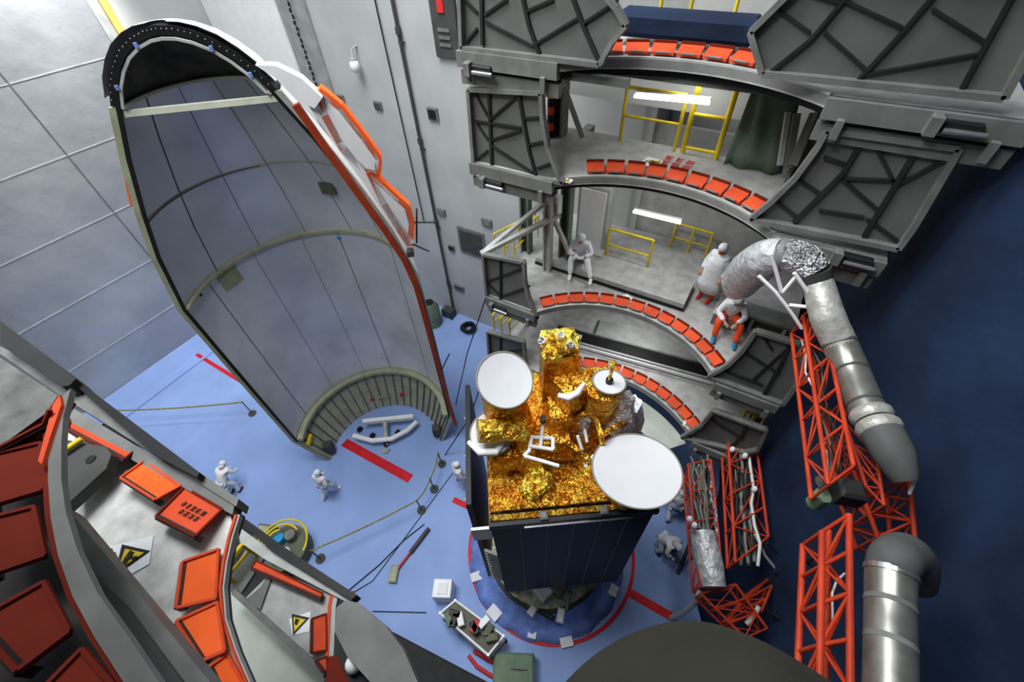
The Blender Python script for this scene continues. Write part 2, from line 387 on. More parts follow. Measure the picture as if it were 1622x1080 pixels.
one('red_tag').box((a.x-.03, WY-.14, a.z+.25), (.22, .04, .4)).build('red_mark', parent=t)
for k in range(3): one('steel').box((a.x-.02, WY-.14, a.z-.35-k*.18), (.4, .03, .08)).build('label_plate', parent=t)
a = wallx(572, 100); t = thing('wall_lamp', (a.x, WY, a.z), 'small white bulkhead lamp on the upper back wall', 'lamp')
one('steel_light').tube([(a.x, WY, a.z+.5), (a.x, WY-.25, a.z+.45), (a.x, WY-.3, a.z+.2)], .035).build('arm', parent=t)
one('white').ball((a.x, WY-.3, a.z), .17, 1, 1, 1.25).build('lamp_globe', parent=t)
one('steel_light').tube([(a.x, WY-.3, a.z+.22), (a.x, WY-.3, a.z+.15)], .12).build('cap', parent=t)
# ---------------------------------------------------------------- blue tarpaulin on the right
def tarp(name, label, x0, y0, y1, z1, lean, nf, amp, seedv, zb=0.0, shift=0.):
    n, m = 90, 40; vs = []; fs = []; rnd = random.Random(seedv); ph = [rnd.random()*6 for _ in range(6)]
    for j in range(m+1):
        z = zb+(z1-zb)*j/m
        for i in range(n+1):
            y = y0+(y1-y0)*i/n
            q = j/m; fold = amp*(1.2-q*.7)*(math.sin(y*nf+ph[0]+.35*z)+.6*math.sin(y*nf*1.9+ph[1]-.3*z)+.3*math.sin(y*nf*3.7+ph[2]+.2*z))
            sag = .25*math.sin(z*.55+ph[3]+.5*y)
            g_ = min(1, max(0, (7.2-y)/2.4)); vs.append((x0+(.45+lean*z)*g_+(fold+sag*.5)*(.35+.65*g_), y, z))
    for j in range(m):
        for i in range(n): a = j*(n+1)+i; fs.append((a, a+1, a+n+2, a+n+1))
    b = one('tarp'); b.add(vs, fs, True); o = b.build(name)
    sl = o.modifiers.new('thick', 'SOLIDIFY'); sl.thickness = .02
    return tag(o, label, 'tarpaulin')
tarp('tarpaulin', 'large dark blue tarpaulin hanging as the right wall behind the duct', 2.45, -3.2, 13.2, 19, .13, 1.5, .17, 3)
#================================================================ SERVICE TOWER
YF = 7.0; XL, XR = -5.3, 1.98
def sgn_triangle(parent, P, s, rot):
    """yellow warning triangle on a white square"""
    R = Matrix.Rotation(rot, 3, 'Z')
    q = lambda x, y, h: P+R@Vector((x*s, y*s, 0))+Vector((0, 0, h))
    o = one('paper').plate([q(-.6, -.55, .012), (q(.6, -.55, .012)), q(.6, .6, .012), q(-.6, .6, .012)], .01, (0, 0, 1)).build('warning_sign', parent=parent)
    one('black').plate([q(-.5, -.42, .02), q(.5, -.42, .02), q(0, .46, .02)], .008, (0, 0, 1)).build('sign_border', parent=o)
    one('yellow').plate([q(-.41, -.37, .028), q(.41, -.37, .028), q(0, .36, .028)], .008, (0, 0, 1)).build('sign_field', parent=o)
    f = one('black'); f.disc(q(.02, .12, .036), (0, 0, 1), .055*s, .006, seg=10, rings=1)
    f.plate([q(-.05, .06, .036), q(.07, .03, .036), q(.02, -.2, .036), q(-.1, -.17, .036)], .006, (0, 0, 1))
    f.plate([q(-.05, -.18, .036), q(.02, -.18, .036), q(.16, -.33, .036), q(.08, -.33, .036)], .006, (0, 0, 1))
    f.plate([q(-.1, -.15, .036), q(-.04, -.2, .036), q(-.14, -.34, .036), q(-.22, -.32, .036)], .006, (0, 0, 1))
    f.plate([q(.02, .02, .036), q(.05, .06, .036), q(.2, -.06, .036), q(.17, -.1, .036)], .006, (0, 0, 1))
    f.build('falling_figure', parent=o)
def ribwing(parent, outline, ribs, y=YF, w=.07, name='folding_wing', mk='wing'):
    """an upright folded platform wing in the tower's front plane, ribs on its near side"""
    P = pxs(outline, y=y)
    wg = one(mk).plate([p+Vector((0, .06, 0)) for p in P], .05, (0, -1, 0)).build(name, parent=parent)
    e = one('steel'); 
    for i in range(len(P)): e.beam(P[i], P[(i+1) % len(P)], .07, .12, (0, 1, 0))
    e.build('edge_frame', parent=wg)
    r = one('rib')
    for rb in ribs:
        Q = pxs(rb, y=y-.0)
        wd_ = w*.8 if len(rb) > 2 else w*.5
        if len(rb) == 2: dq = Q[1]-Q[0]; Q = [Q[0]-dq*.05, Q[1]+dq*.05]
        for i in range(len(Q)-1): r.beam(Q[i]+Vector((0, .035, 0)), Q[i+1]+Vector((0, .035, 0)), wd_, .06 if len(rb) > 2 else .045, (0, 1, 0))
    r.build('rib', parent=wg)
    return wg
def flap(parent, a, b, out, L, mk='red_orange', lift=.10, th=.04, name='hinged_flap'):
    """board between arc points a,b reaching 'L' back over the deck"""
    a, b, out = Vector(a), Vector(b), Vector(out).normalized(); d = (b-a); a2, b2 = a+d*.04, b-d*.04
    up = Vector((0, 0, lift))
    P = [a2+out*.03+up*.3, b2+out*.03+up*.3, b2+out*(L)+up, a2+out*(L)+up]
    o = one(mk).plate(P, th, (0, 0, 1)).build(name, parent=parent)
    e = one('dark_red')
    e.beam(P[3]+Vector((0, 0, -.02)), P[2]+Vector((0, 0, -.02)), .05, .09); e.build('flap_edge', parent=o)
    e = one('steel'); mid = (a2+b2)/2
    e.tube([a2.lerp(b2, .2)+up*.35, a2.lerp(b2, .8)+up*.35], .018, 6); e.build('hinge', parent=o)
    return o
def deck_arc(c, r, z, a0, a1, nfl, zt, yb, label, name='tower_platform', xl=XL, xr=XR, flL=.30, mk='deck', fascia=.12, skip=(), flm='red_orange'):
    t = thing(name, ((xl+xr)/2, YF+1.0, z-.2), label, 'platform')
    # deck plate with circular cut-out
    A0 = math.atan2(YF-c[1], math.sqrt(max(.01, r*r-(YF-c[1])**2)))
    arc = arcpts(c, r, PI-A0, A0, z, 36)
    dk = one(mk)
    cols = [(Vector((p.x, p.y, z))) for p in arc]
    back = [Vector((p.x, yb, z)) for p in arc]
    dk.strip(cols, back, .12, (0, 0, 1))
    dk.box(((xl+arc[0].x)/2, (YF+yb)/2, z-.06), (arc[0].x-xl, yb-YF, .12)); dk.box(((xr+arc[-1].x)/2, (YF+yb)/2, z-.06), (xr-arc[-1].x, yb-YF, .12))
    dk.build('deck_plate', parent=t)
    # fascia under the arc
    f = one('steel_light'); low = [p-Vector((0, 0, fascia)) for p in arc]
    out = [Vector((p.x-c[0], p.y-c[1], 0)).normalized() for p in arc]
    for i in range(36):
        q = [arc[i], arc[i+1], arc[i+1]+out[i+1]*.05, arc[i]+out[i]*.05]
        f.hexa([v-Vector((0, 0, fascia)) for v in q]+[v+Vector((0, 0, .03)) for v in q])
    f.build('arc_rim', parent=t)
    f = one('black')  # black strip drawn as the shadow line under the rim
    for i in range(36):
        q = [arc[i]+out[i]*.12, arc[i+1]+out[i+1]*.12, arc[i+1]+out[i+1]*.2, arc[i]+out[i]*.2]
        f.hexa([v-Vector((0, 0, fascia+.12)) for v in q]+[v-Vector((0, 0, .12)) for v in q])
    f.build('arc_shadow_strip', parent=t)
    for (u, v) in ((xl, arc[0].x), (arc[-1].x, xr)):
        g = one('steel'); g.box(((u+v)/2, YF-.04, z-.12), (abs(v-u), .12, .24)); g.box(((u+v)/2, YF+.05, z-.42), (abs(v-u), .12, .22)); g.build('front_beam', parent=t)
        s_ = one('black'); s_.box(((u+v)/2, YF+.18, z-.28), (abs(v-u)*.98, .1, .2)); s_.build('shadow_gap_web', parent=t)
        for k in range(2):
            q = u+(v-u)*(.12+.76*k); one('steel').box((q, YF-.12, z-.33), (.09, .06, .26), bev=.015).build('hinge_bracket', parent=t)
    # flaps along the arc
    for i in range(nfl):
        if i in skip: continue
        b0 = a0+(a1-a0)*i/nfl; b1 = a0+(a1-a0)*(i+1)/nfl
        pa = Vector((c[0]+(r+.06)*math.cos(b0), c[1]+(r+.06)*math.sin(b0), z+.05)); pb = Vector((c[0]+(r+.06)*math.cos(b1), c[1]+(r+.06)*math.sin(b1), z+.05))
        mb = (b0+b1)/2
        flap(t, pa, pb, (math.cos(mb), math.sin(mb), 0), flL, flm)
    return t, arc
R_ = math.radians
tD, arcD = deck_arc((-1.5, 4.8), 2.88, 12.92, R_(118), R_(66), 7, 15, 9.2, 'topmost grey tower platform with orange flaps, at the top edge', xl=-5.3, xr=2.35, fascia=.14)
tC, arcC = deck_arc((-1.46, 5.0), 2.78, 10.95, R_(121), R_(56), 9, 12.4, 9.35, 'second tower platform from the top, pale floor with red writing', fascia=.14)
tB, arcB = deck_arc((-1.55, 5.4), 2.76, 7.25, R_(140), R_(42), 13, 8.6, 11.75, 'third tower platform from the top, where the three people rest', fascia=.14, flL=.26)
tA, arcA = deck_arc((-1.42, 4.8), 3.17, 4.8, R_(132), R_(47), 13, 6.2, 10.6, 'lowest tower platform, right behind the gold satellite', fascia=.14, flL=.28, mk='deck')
ca, ra = (-1.42, 4.8), 3.17
Ai, Ao = arcpts(ca, ra-.75, R_(130), R_(48), 4.15, 30), arcpts(ca, ra+.1, R_(130), R_(48), 4.15, 30)
one('pale_green').strip(Ai, Ao, .06, Vector((0, 0, 1))).build('lower_ledge', parent=tA)
# wings (left and right) ----------------------------------------------------
ribwing(tC, [(743, 141), (858, 147), (860, 187), (868, 233), (887, 281), (893, 289), (752, 267)],
        [[(773, 143), (775, 200), (778, 262)], [(820, 145), (827, 187), (837, 240), (848, 280)], [(752, 150), (770, 183)], [(778, 187), (817, 153)],
         [(754, 193), (820, 203)], [(778, 222), (822, 208)], [(754, 197), (770, 220)], [(754, 253), (770, 240)], [(780, 233), (840, 273)],
         [(828, 188), (858, 187)], [(837, 230), (868, 223)], [(850, 267), (877, 257)]])
ribwing(tC, [(1310, 205), (1520, 234), (1447, 360), (1423, 393), (1189, 346), (1224, 317), (1260, 281), (1294, 234)],
        [[(1370, 217), (1334, 277), (1257, 353)], [(1457, 230), (1415, 300), (1368, 376)], [(1381, 221), (1417, 291)], [(1341, 284), (1424, 288)],
         [(1337, 288), (1390, 334)], [(1421, 294), (1511, 247)], [(1307, 251), (1344, 264)], [(1267, 288), (1297, 307)], [(1227, 320), (1262, 345)], [(1375, 350), (1425, 385)], [(1300, 335), (1365, 345)]])
ribwing(tB, [(766, 403), (830, 415), (832, 447), (838, 473), (849, 499), (773, 481)],
        [[(792, 410), (792, 445), (792, 483)], [(772, 450), (792, 470)], [(794, 470), (836, 455)], [(775, 445), (830, 425)]])
ribwing(tB, [(1197, 524), (1267, 545), (1276, 590), (1240, 640), (1123, 595), (1154, 577), (1177, 554)],
        [[(1250, 547), (1236, 580), (1210, 625)], [(1180, 560), (1232, 592)], [(1195, 600), (1240, 560)], [(1150, 590), (1205, 610)], [(1205, 530), (1222, 555)]])
ribwing(tA, [(773, 525), (830, 541), (832, 567), (838, 600), (777, 590)], [[(792, 530), (792, 560), (793, 592)], [(775, 560), (830, 555)]])
ribwing(tA, [(1130, 650), (1214, 681), (1200, 712), (1180, 716), (1080, 692), (1110, 674)], [[(1185, 675), (1175, 690), (1160, 708)], [(1125, 665), (1175, 695)]])
ribwing(tD, [(728, -60), (940, -60), (962, -5), (977, 13), (992, 40), (970, 67), (950, 102), (732, 76)],
        [[(761, -60), (761, 0), (763, 72)], [(817, -60), (827, 0), (837, 43), (855, 92)], [(885, -60), (907, 0), (923, 43), (947, 97)], [(733, 0), (753, 20)], [(737, 67), (753, 47)],
         [(767, 23), (800, 0)], [(770, 37), (840, 73)], [(835, 17), (873, 0)], [(847, 70), (912, 30)], [(923, 37), (975, 3)], [(770, -10), (815, -50)]], mk='wing')
ribwing(tD, [(1290, -50), (1189, 50), (1208, 116), (1590, 155), (1625, 90), (1700, -50)],
        [[(1380, -55), (1337, 0), (1284, 63), (1217, 117)], [(1510, -55), (1474, 0), (1431, 50), (1357, 130)], [(1635, -55), (1601, 0), (1521, 146)], [(1233, 17), (1280, 50)],
         [(1307, 53), (1371, 110)], [(1334, 0), (1427, 43)], [(1381, 117), (1544, 87)], [(1481, 17), (1561, 67)], [(1280, -10), (1330, 5)]], w=.05)
# deck markings / signs
sgn_triangle(tC, W(1032, 258, z=10.97), .30, R_(80))
def glyphs(parent, P, s, n, m, rot, mk, h=.012, seed=1):
    rnd = random.Random(seed); R = Matrix.Rotation(rot, 3, 'Z') if not isinstance(rot, Matrix) else rot
    b = one(mk)
    for j in range(m):
        for i in range(n):
            if j == m-1 and i == 0 and m == 2 and n > 3: continue
            cx_, cy_ = (i-(n-1)/2)*1.25*s, ((m-1)/2-j)*1.35*s
            for k in range(4): 
                y_ = cy_+(-.4+.27*k)*s; w_ = rnd.choice((.6, .8, .95))*s
                b.plate([P+R@Vector((cx_+a*w_/2, y_+e*.05*s, h)) for a, e in ((-1, -1), (1, -1), (1, 1), (-1, 1))], .006, R@Vector((0, 0, 1)))
            for k in range(rnd.choice((1, 2))):
                x_ = cx_+rnd.choice((-.25, 0, .25))*s
                b.plate([P+R@Vector((x_+a*.05*s, cy_+e*.45*s, h+.001)) for a, e in ((-1, -1), (1, -1), (1, 1), (-1, 1))], .006, R@Vector((0, 0, 1)))
    return b.build('lettering', parent=parent)
glyphs(tC, W(1073, 258, z=10.96), .17, 3, 2, R_(-5), 'red_tag', .012, 4)
sgn_triangle(tB, W(992, 474, z=7.27), .26, R_(60))
sgn_triangle(tC, W(900, 287, z=10.97), .12, 0)
# deck structure behind: posts, walls, rails
def rail(name, pts, h, label, group=None, mk='yellow', midn=1, r=.028, posts=None):
    base = Vector(pts[0]); t = thing(name, base, label, 'railing', group)
    P = [Vector(p) for p in pts]; up = Vector((0, 0, h))
    one(mk).tube([p+up for p in P], r, 8).build('top_rail', parent=t)
    for k in range(midn): one(mk).tube([p+up*((k+1)/(midn+1)) for p in P], r*.8, 8).build('middle_rail', parent=t)
    for p in P: one(mk).tube([p, p+up], r, 8).build('post', parent=t)
    return t
def L3(px, py, z): return W(px, py, z=z)
# level C railings
z = 10.95
a, b_ = L3(983, 222, z), L3(1073, 232, z)
rail('guard_rail', [(a.x, 9.15, z), (b_.x, 9.15, z)], 1.05, 'yellow guard rail on the second platform, left of the yellow gate', 'yellow rails on the tower', r=.035)
a, b_ = L3(1087, 233, z), L3(1137, 245, z)
t = thing('safety_gate', (a.x, 9.15, z), 'tall yellow gate frame with crossbar before the white wall of the second platform', 'gate')
for q in (a.x, b_.x): one('yellow').tube([(q, 9.15, z), (q, 9.15, z+1.45)], .05).build('post', parent=t)
for h_ in (.12, .75): one('yellow').tube([(a.x, 9.15, z+h_), (b_.x, 9.15, z+h_)], .035).build('crossbar', parent=t)
# back walls per level
struct(one('wall_white').box((-1.8, 9.95, 11.95), (6.6, .12, 1.0)).build('wall_level_1'))
struct(one('win_dark').box((-1.5, 9.85, 12.35), (4.6, .08, .38)).build('trim_10'))
struct(one('steel_light').box((-1.3, 11.9, 8.6), (7.0, .15, 3.6)).build('wall_level_2'))
struct(one('wall_grey').box((-1.3, 11.9, 5.6), (7.0, .15, 2.4)).build('wall_level_3'))
# under-structure of platforms
def girders(tt, z, pairs, mk='steel', h=.3, w=.2):
    for (p, q) in pairs: one(mk).beam((p[0], p[1], z), (q[0], q[1], z), w, h).build('girder', parent=tt)
girders(tC, 10.6, [((-4.4, 9.2), (1.4, 9.2)), ((-4.0, 7.6), (-4.0, 10.2)), ((.8, 7.7), (.8, 10.2))])
girders(tD, 12.55, [((-5.2, 7.6), (-4.0, 7.6)), ((-4.3, 9.1), (1.9, 9.1)), ((1.1, 7.6), (2.2, 7.6))])
b = one('steel'); b.box((-3.6, 7.3, 12.66), (2.6, .12, .12)); b.box((-.9, 7.9, 12.64), (5.4, .12, .14)); b.build('lower_beam', parent=tD)
# columns
def column(px, py, zb, zt, yy, label, mk='steel', w=.22, lattice=False):
    a = W(px, py, y=yy); t = thing('tower_column', (a.x, yy, zb), label, 'column')
    o = one(mk); o.box((a.x-w/2+.02, yy, (zb+zt)/2), (.05, w, zt-zb)); o.box((a.x+w/2-.02, yy, (zb+zt)/2), (.05, w, zt-zb)); o.build('flange', parent=t)
    one('steel_dark' if mk != 'steel_light' else mk).box((a.x, yy, (zb+zt)/2), (w-.04, .05, zt-zb)).build('web', parent=t)
    if lattice:
        l = one('steel_light'); k = 0; zz = zb
        while zz < zt-.3: l.beam((a.x-w/2, yy-w/2, zz), (a.x+w/2, yy-w/2, zz+.3), .03, .02); zz += .3
        l.build('lacing', parent=t)
    return t
column(833, 330, 7.25, 10.6, 9.2, 'dark column under the second platform, left of the pair', 'case_green', .26)
column(898, 330, 7.25, 10.6, 9.2, 'dark column under the second platform, right of the pair', 'case_green', .26)
column(868, 380, 7.25, 9.6, 8.7, 'pale grey mast standing on the third platform near the sitting person', 'steel_light', .2)
column(886, 165, 10.95, 12.5, 8.9, 'grey column between the two topmost platforms on the left', 'steel', .3)
column(1275, 250, 10.95, 12.5, 8.9, 'grey column between the two topmost platforms on the right', 'steel', .3)
def post(name, p, q, r, mk, label, cat, group=None, flat=False):
    b = one(mk); 
    if flat: b.beam(p, q, r*2, r*1.4)
    else: b.tube([p, q], r, 8)
    return tag(b.build(name), label, cat, group)
post('diagonal_brace', W(893, 136, y=8.3), W(922, 216, y=8.5), .07, 'steel_light', 'pale slanting brace on the left of the second platform', 'brace', None, True)
post('diagonal_brace', W(768, 398, y=7.2), W(873, 312, y=8.9), .06, 'steel_light', 'long pale brace from the platform corner, upper of the two', 'brace', None, True)
post('diagonal_brace', W(762, 402, y=7.05), W(886, 340, y=8.9), .07, 'steel_light', 'long pale brace from the platform corner, lower of the two', 'brace', None, True)
post('diagonal_brace', W(872, 336, y=8.9), W(903, 402, y=8.9), .06, 'steel_light', 'short pale brace leaning down behind the sitting person', 'brace', None, True)
t = thing('junction_cabinet', W(880, 318, y=8.85), 'white box fixed between the two dark columns', 'cabinet')
p = W(868, 320, y=9.0); one('white').box((p.x, 8.95, p.z), (.75, .25, .55), bev=.03).build('body', parent=t); one('steel').box((p.x+.3, 8.8, p.z), (.04, .04, .2)).build('handle', parent=t)
p = L3(925, 405, 7.25); t = thing('equipment_cabinet', (p.x, 10.2, 7.25), 'tall pale grey cabinet behind the sitting person on the third platform', 'cabinet')
one('steel_light').box((p.x+.05, 10.2, 8.3), (.85, .5, 2.1), bev=.03).build('body', parent=t)
one('white').box((p.x+.05, 9.93, 8.35), (.7, .04, 1.8)).build('door', parent=t); one('steel_light').box((p.x+.1, 9.8, 7.4), (.95, .4, .25)).build('plinth', parent=t)
p = L3(898, 195, 10.95); t = thing('warning_post', (p.x, 8.7, 10.95), 'red and black striped post on the left of the second platform', 'post')
for k in range(6): one('red_orange' if k % 2 else 'black').tube([(p.x, 8.7, 10.95+k*.16), (p.x, 8.7, 11.11+k*.16)], .08, 10).build('stripe', parent=t)
# left-hand railings / ladders in yellow of lower platforms
def ladder(name, p0, p1, width, n, label, mk='yellow', group=None, wd=None):
    p0, p1 = Vector(p0), Vector(p1); wv = Vector(wd or (1, 0, 0))*width/2; t = thing(name, p0, label, 'ladder', group)
    for s_ in (-1, 1): one(mk).tube([p0+wv*s_, p1+wv*s_], .025, 6).build('stile', parent=t)
    for k in range(n): q = p0.lerp(p1, (k+.5)/n); one(mk).tube([q-wv, q+wv], .018, 6).build('rung', parent=t)
    return t
for i, (u, v) in enumerate([((800, 410), (848, 362)), ((815, 412), (852, 375)), ((785, 405), (822, 385))]):
    a, b_ = L3(*u, 7.3), L3(*v, 7.3)
    rail('guard_rail', [a, a.lerp(b_, .5), b_], .75, ['yellow hand rail in the left corner bay of the third platform, uppermost', 'yellow hand rail in the left corner bay of the third platform, nearest the deck', 'short yellow hand rail at the outer left corner of the third platform'][i], 'yellow rails on the tower', r=.025)
for i, (u, v) in enumerate([((783, 523), (800, 503)), ((795, 528), (815, 505)), ((808, 533), (828, 512))]):
    a, b_ = L3(*u, 4.95), L3(*v, 4.95)
    rail('guard_rail', [a, b_], .7, ['leftmost of three yellow rails by the lowest platform left corner', 'middle of three yellow rails by the lowest platform left corner', 'rightmost of three yellow rails by the lowest platform left corner'][i], 'yellow rails on the tower', r=.03)
for i, (u, v) in enumerate([((1172, 667), (1180, 625)), ((1188, 672), (1196, 632))]):
    a, b_ = W(u[0], u[1], y=7.5), W(u[0]+14, u[1]+5, y=7.5); a.z = b_.z = 4.8
    rail('guard_rail', [a, b_], 1.25, ['left one of the yellow rail pair at lowest platform right corner', 'right one of the yellow rail pair at lowest platform right corner'][i], 'yellow rails on the tower', r=.035)
a, b_ = W(1248, 500, y=8.0), W(1258, 535, y=8.0)
rail('guard_rail', [Vector((W(1246, 538, y=7.6).x, 7.6, 7.25)), Vector((W(1262, 541, y=7.6).x, 7.6, 7.25))], 1.1, 'yellow rail beside the foil hose at the third platform right end', 'yellow rails on the tower', r=.035)
p, q = L3(955, 415, 7.25), L3(1022, 432, 7.25)
rail('guard_rail', [(p.x, 9.95, 7.25), (q.x, 9.95, 7.25)], 1.0, 'yellow guard rail behind the bench on the third platform', 'yellow rails on the tower', r=.035)
for (u, v, lb) in (((1060, 395), (1115, 412), 'yellow rail deep inside the third platform bay, under the lamp'),):
    a, b_ = W(*u, y=11.3), W(*v, y=11.3); rail('guard_rail', [a, a.lerp(b_, .5), b_], .9, lb, 'yellow rails on the tower', r=.03)
a, b_ = W(1040, 48, y=9.0), W(1155, 52, y=9.0)
rail('guard_rail', [(a.x, 9, 12.98), ((a.x+b_.x)/2-.1, 9, 12.98), (b_.x, 9, 12.98)], 1.1, 'yellow rail on the topmost platform behind the blue sheet', 'yellow rails on the tower', r=.03)
for i, p in enumerate([(1425, 212), (1465, 222)]):
    a = W(*p, y=8.6); t = thing('yellow_bracket', a, ['yellow angle bracket behind upper right wing, left one', 'yellow angle bracket behind upper right wing, right one'][i], 'bracket')
    one('yellow').beam(a+Vector((-.15, 0, -.1)), a+Vector((0, 0, .12)), .07, .07).beam(a+Vector((.15, 0, -.1)), a+Vector((0, 0, .12)), .07, .07).build('strut', parent=t)
    one('steel').box(a+Vector((0, 0, -.14)), (.4, .15, .06)).build('foot_plate', parent=t)
for i, p in enumerate([(785, 133), (830, 135)]):
    a = W(*p, y=7.5); t = thing('yellow_roller_block', a, ['yellow roller block above upper left wing, left one', 'yellow roller block above upper left wing, right one'][i], 'roller block')
    one('yellow').box(a, (.42-.1*i, .2, .14), bev=.05).build('housing', parent=t); one('white').box(a+Vector((.12, -.02, .05)), (.2, .24, .1), bev=.03).build('cover', parent=t)
# fluorescent lamps
def tube_lamp(p0, p1, label):
    p0, p1 = Vector(p0), Vector(p1); t = thing('fluorescent_lamp', (p0+p1)/2, label, 'lamp')
    one('tube_light').tube([p0, p1], .035, 8).build('tube', parent=t); one('steel_light').beam(p0+Vector((0, .09, .03)), p1+Vector((0, .09, .03)), .08, .06).build('housing', parent=t)
tube_lamp(W(1005, 152, y=8.9), W(1124, 163, y=8.9), 'bright fluorescent tube under the topmost platform')
tube_lamp(W(1003, 335, y=10.2), W(1078, 353, y=10.2), 'dim fluorescent tube over the third platform bay')
a = W(1390, 191, y=8.8); tube_lamp(a-Vector((.08, 0, 0)), a+Vector((.1, 0, 0)), 'short bright lamp above the upper right wing')
# green canvas screen on C
a, b_ = L3(1153, 248, 10.95), L3(1240, 266, 10.95)
cv = one('green_cloth'); n = 14; vs = []; fs = []
top = [W(1187, 158, y=9.25), W(1256, 175, y=9.25)]
for j in range(8):
    for i in range(n+1):
        u = i/n; lo = Vector((a.x+(b_.x-a.x)*u, 8.95+.05*math.sin(u*14), 10.98)); hi = Vector((top[0].x+(top[1].x-top[0].x)*u, 9.2+.02*math.sin(u*14), 12.35))
        vs.append(lo.lerp(hi, j/7)+Vector((0, .03*math.sin(u*20+j), 0)))
for j in range(7):
    for i in range(n): k = j*(n+1)+i; fs.append((k, k+1, k+n+2, k+n+1))
cv.add(vs, fs, True); o = cv.build('canvas_screen'); o.modifiers.new('t', 'SOLIDIFY').thickness = .02
tag(o, 'dark green canvas screen hung at the right end of the second platform', 'canvas screen')
for i, (u, v) in enumerate([((1248, 178), (1235, 262)), ((1262, 180), (1247, 266)), ((1290, 180), (1255, 262))]):
    post('steel_prop', W(*u, y=9.0), W(*v, y=8.6), .04+.015*i, ['steel_light', 'steel', 'steel'][i], ['thin pale prop leaning right next to the green canvas', 'thin grey prop between the pale prop and the column', 'thick grey prop at the right end of the green canvas bay'][i], 'prop', None, True)
# blue sheet on the top platform
a, b_ = W(975, 50, y=8.2), W(1195, 70, y=8.2)
bs = one('tarp').box(((a.x+b_.x)/2, 8.35, 13.22), (b_.x-a.x, .45, .36), bev=.08); tag(bs.build('folded_tarpaulin'), 'folded dark blue tarpaulin lying behind the topmost orange flaps', 'tarpaulin')
struct(one('wall_grey').box((-1.6, 9.9, 14.2), (7.2, .12, 2.4)).build('wall_level_4'))
struct(one('wall_white').box((-1.45, 9.8, 13.9), (1.3, .05, 1.6)).build('trim_11'))
# third platform: raised slabs / benches
t = thing('raised_step', (-2.7, 9.2, 7.25), 'long grey raised step on the third platform, person sits on its left end', 'step')
one('deck').box((-2.66, 9.3, 7.37), (4.2, 1.0, .22)).build('top_board', parent=t)
one('black').box((-2.66, 8.79, 7.31), (4.25, .03, .08)).build('front_edge', parent=t)
for k in range(2): one('steel_dark').box((-4.6+k*3.9, 9.3, 7.3), (.1, .9, .1)).build('bearer', parent=t)
t = thing('storage_bench', (1.1, 9.0, 7.25), 'dark metal bench under the foil hose, second person sits before it', 'bench')
one('steel').box((1.0, 9.15, 7.62), (1.7, .5, .1), bev=.02).build('seat', parent=t); one('steel_dark').box((1.0, 9.2, 7.42), (1.6, .4, .32)).build('body', parent=t)
for k in range(3): one('steel_light').box((.3+k*.7, 8.93, 7.42), (.06, .06, .34)).build('leg', parent=t)
p = L3(1140, 520, 7.25); t = thing('low_crate', (p.x, p.y+.2, 7.25), 'low grey crate the person in orange trousers sits on', 'crate')
one('steel').box((p.x+.05, p.y+.25, 7.43), (.6, .4, .34), bev=.02).build('body', parent=t); one('steel_light').box((p.x+.05, p.y+.25, 7.61), (.64, .44, .03)).build('lid', parent=t)
# lowest platform trough
t = thing('cable_trough', (-1.3, 8.9, 4.8), 'long black cable trough across the lowest platform', 'trough')
a, b_ = W(877, 532, z=4.95), W(1168, 612, z=4.95)
dv = (b_-a); dn = Vector((-dv.y, dv.x, 0)).normalized()
one('black').plate([a, b_, b_+dn*.42, a+dn*.42], .1, (0, 0, 1)).build('channel', parent=t)
one('steel_light').beam(a-dn*.03, b_-dn*.03, .05, .14).build('front_lip', parent=t); one('steel').beam(a+dn*.45, b_+dn*.45, .05, .14).build('rear_lip', parent=t)
one('white').beam(a-dn*.14, b_-dn*.14, .03, .1).build('white_edge', parent=t)
for u in (.13, .93): q = a.lerp(b_, u)+dn*.2+Vector((0, 0, .05)); one('cream').box(q, (.28, .16, .06), math.atan2(dv.y, dv.x)).build('label_block', parent=t)
t2 = thing('raised_step', a+dn*.9-Vector((0, 0, .15)), 'grey sloping step behind the black trough on the lowest platform', 'step')
one('wall_grey').plate([a+dn*.55+dv*.22, b_+dn*.55+dv*.0, b_+dn*1.0, a+dn*1.25+dv*.22], .16, (0, 0, 1)).build('board', parent=t2)
sgn_triangle(tA, W(1090, 672, z=4.82), .2, 0)
# hydraulic latches seen under the wings
for i, (px_, py_, yy) in enumerate([(760, 110, 6.9), (780, 290, 6.9), (790, 487, 6.9), (1350, 410, 6.9), (1512, 200, 6.9)]):
    a = W(px_, py_, y=yy); t = thing('wing_latch', a, ['latch under the topmost left wing', 'pale latch below the second left wing', 'latch below the third left wing', 'dark latch below the second right wing', 'large dark latch at the far right end under the topmost platform'][i], 'latch')
    one('black').box(a, (.5, .12, .14), bev=.02).build('housing', parent=t); one('chrome').tube([a+Vector((-.1, -.09, -.03)), a+Vector((.3, -.09, -.03))], .035).build('rod', parent=t); one('steel').box(a+Vector((-.2, -.05, 0)), (.12, .16, .24), bev=.02).build('bracket', parent=t)
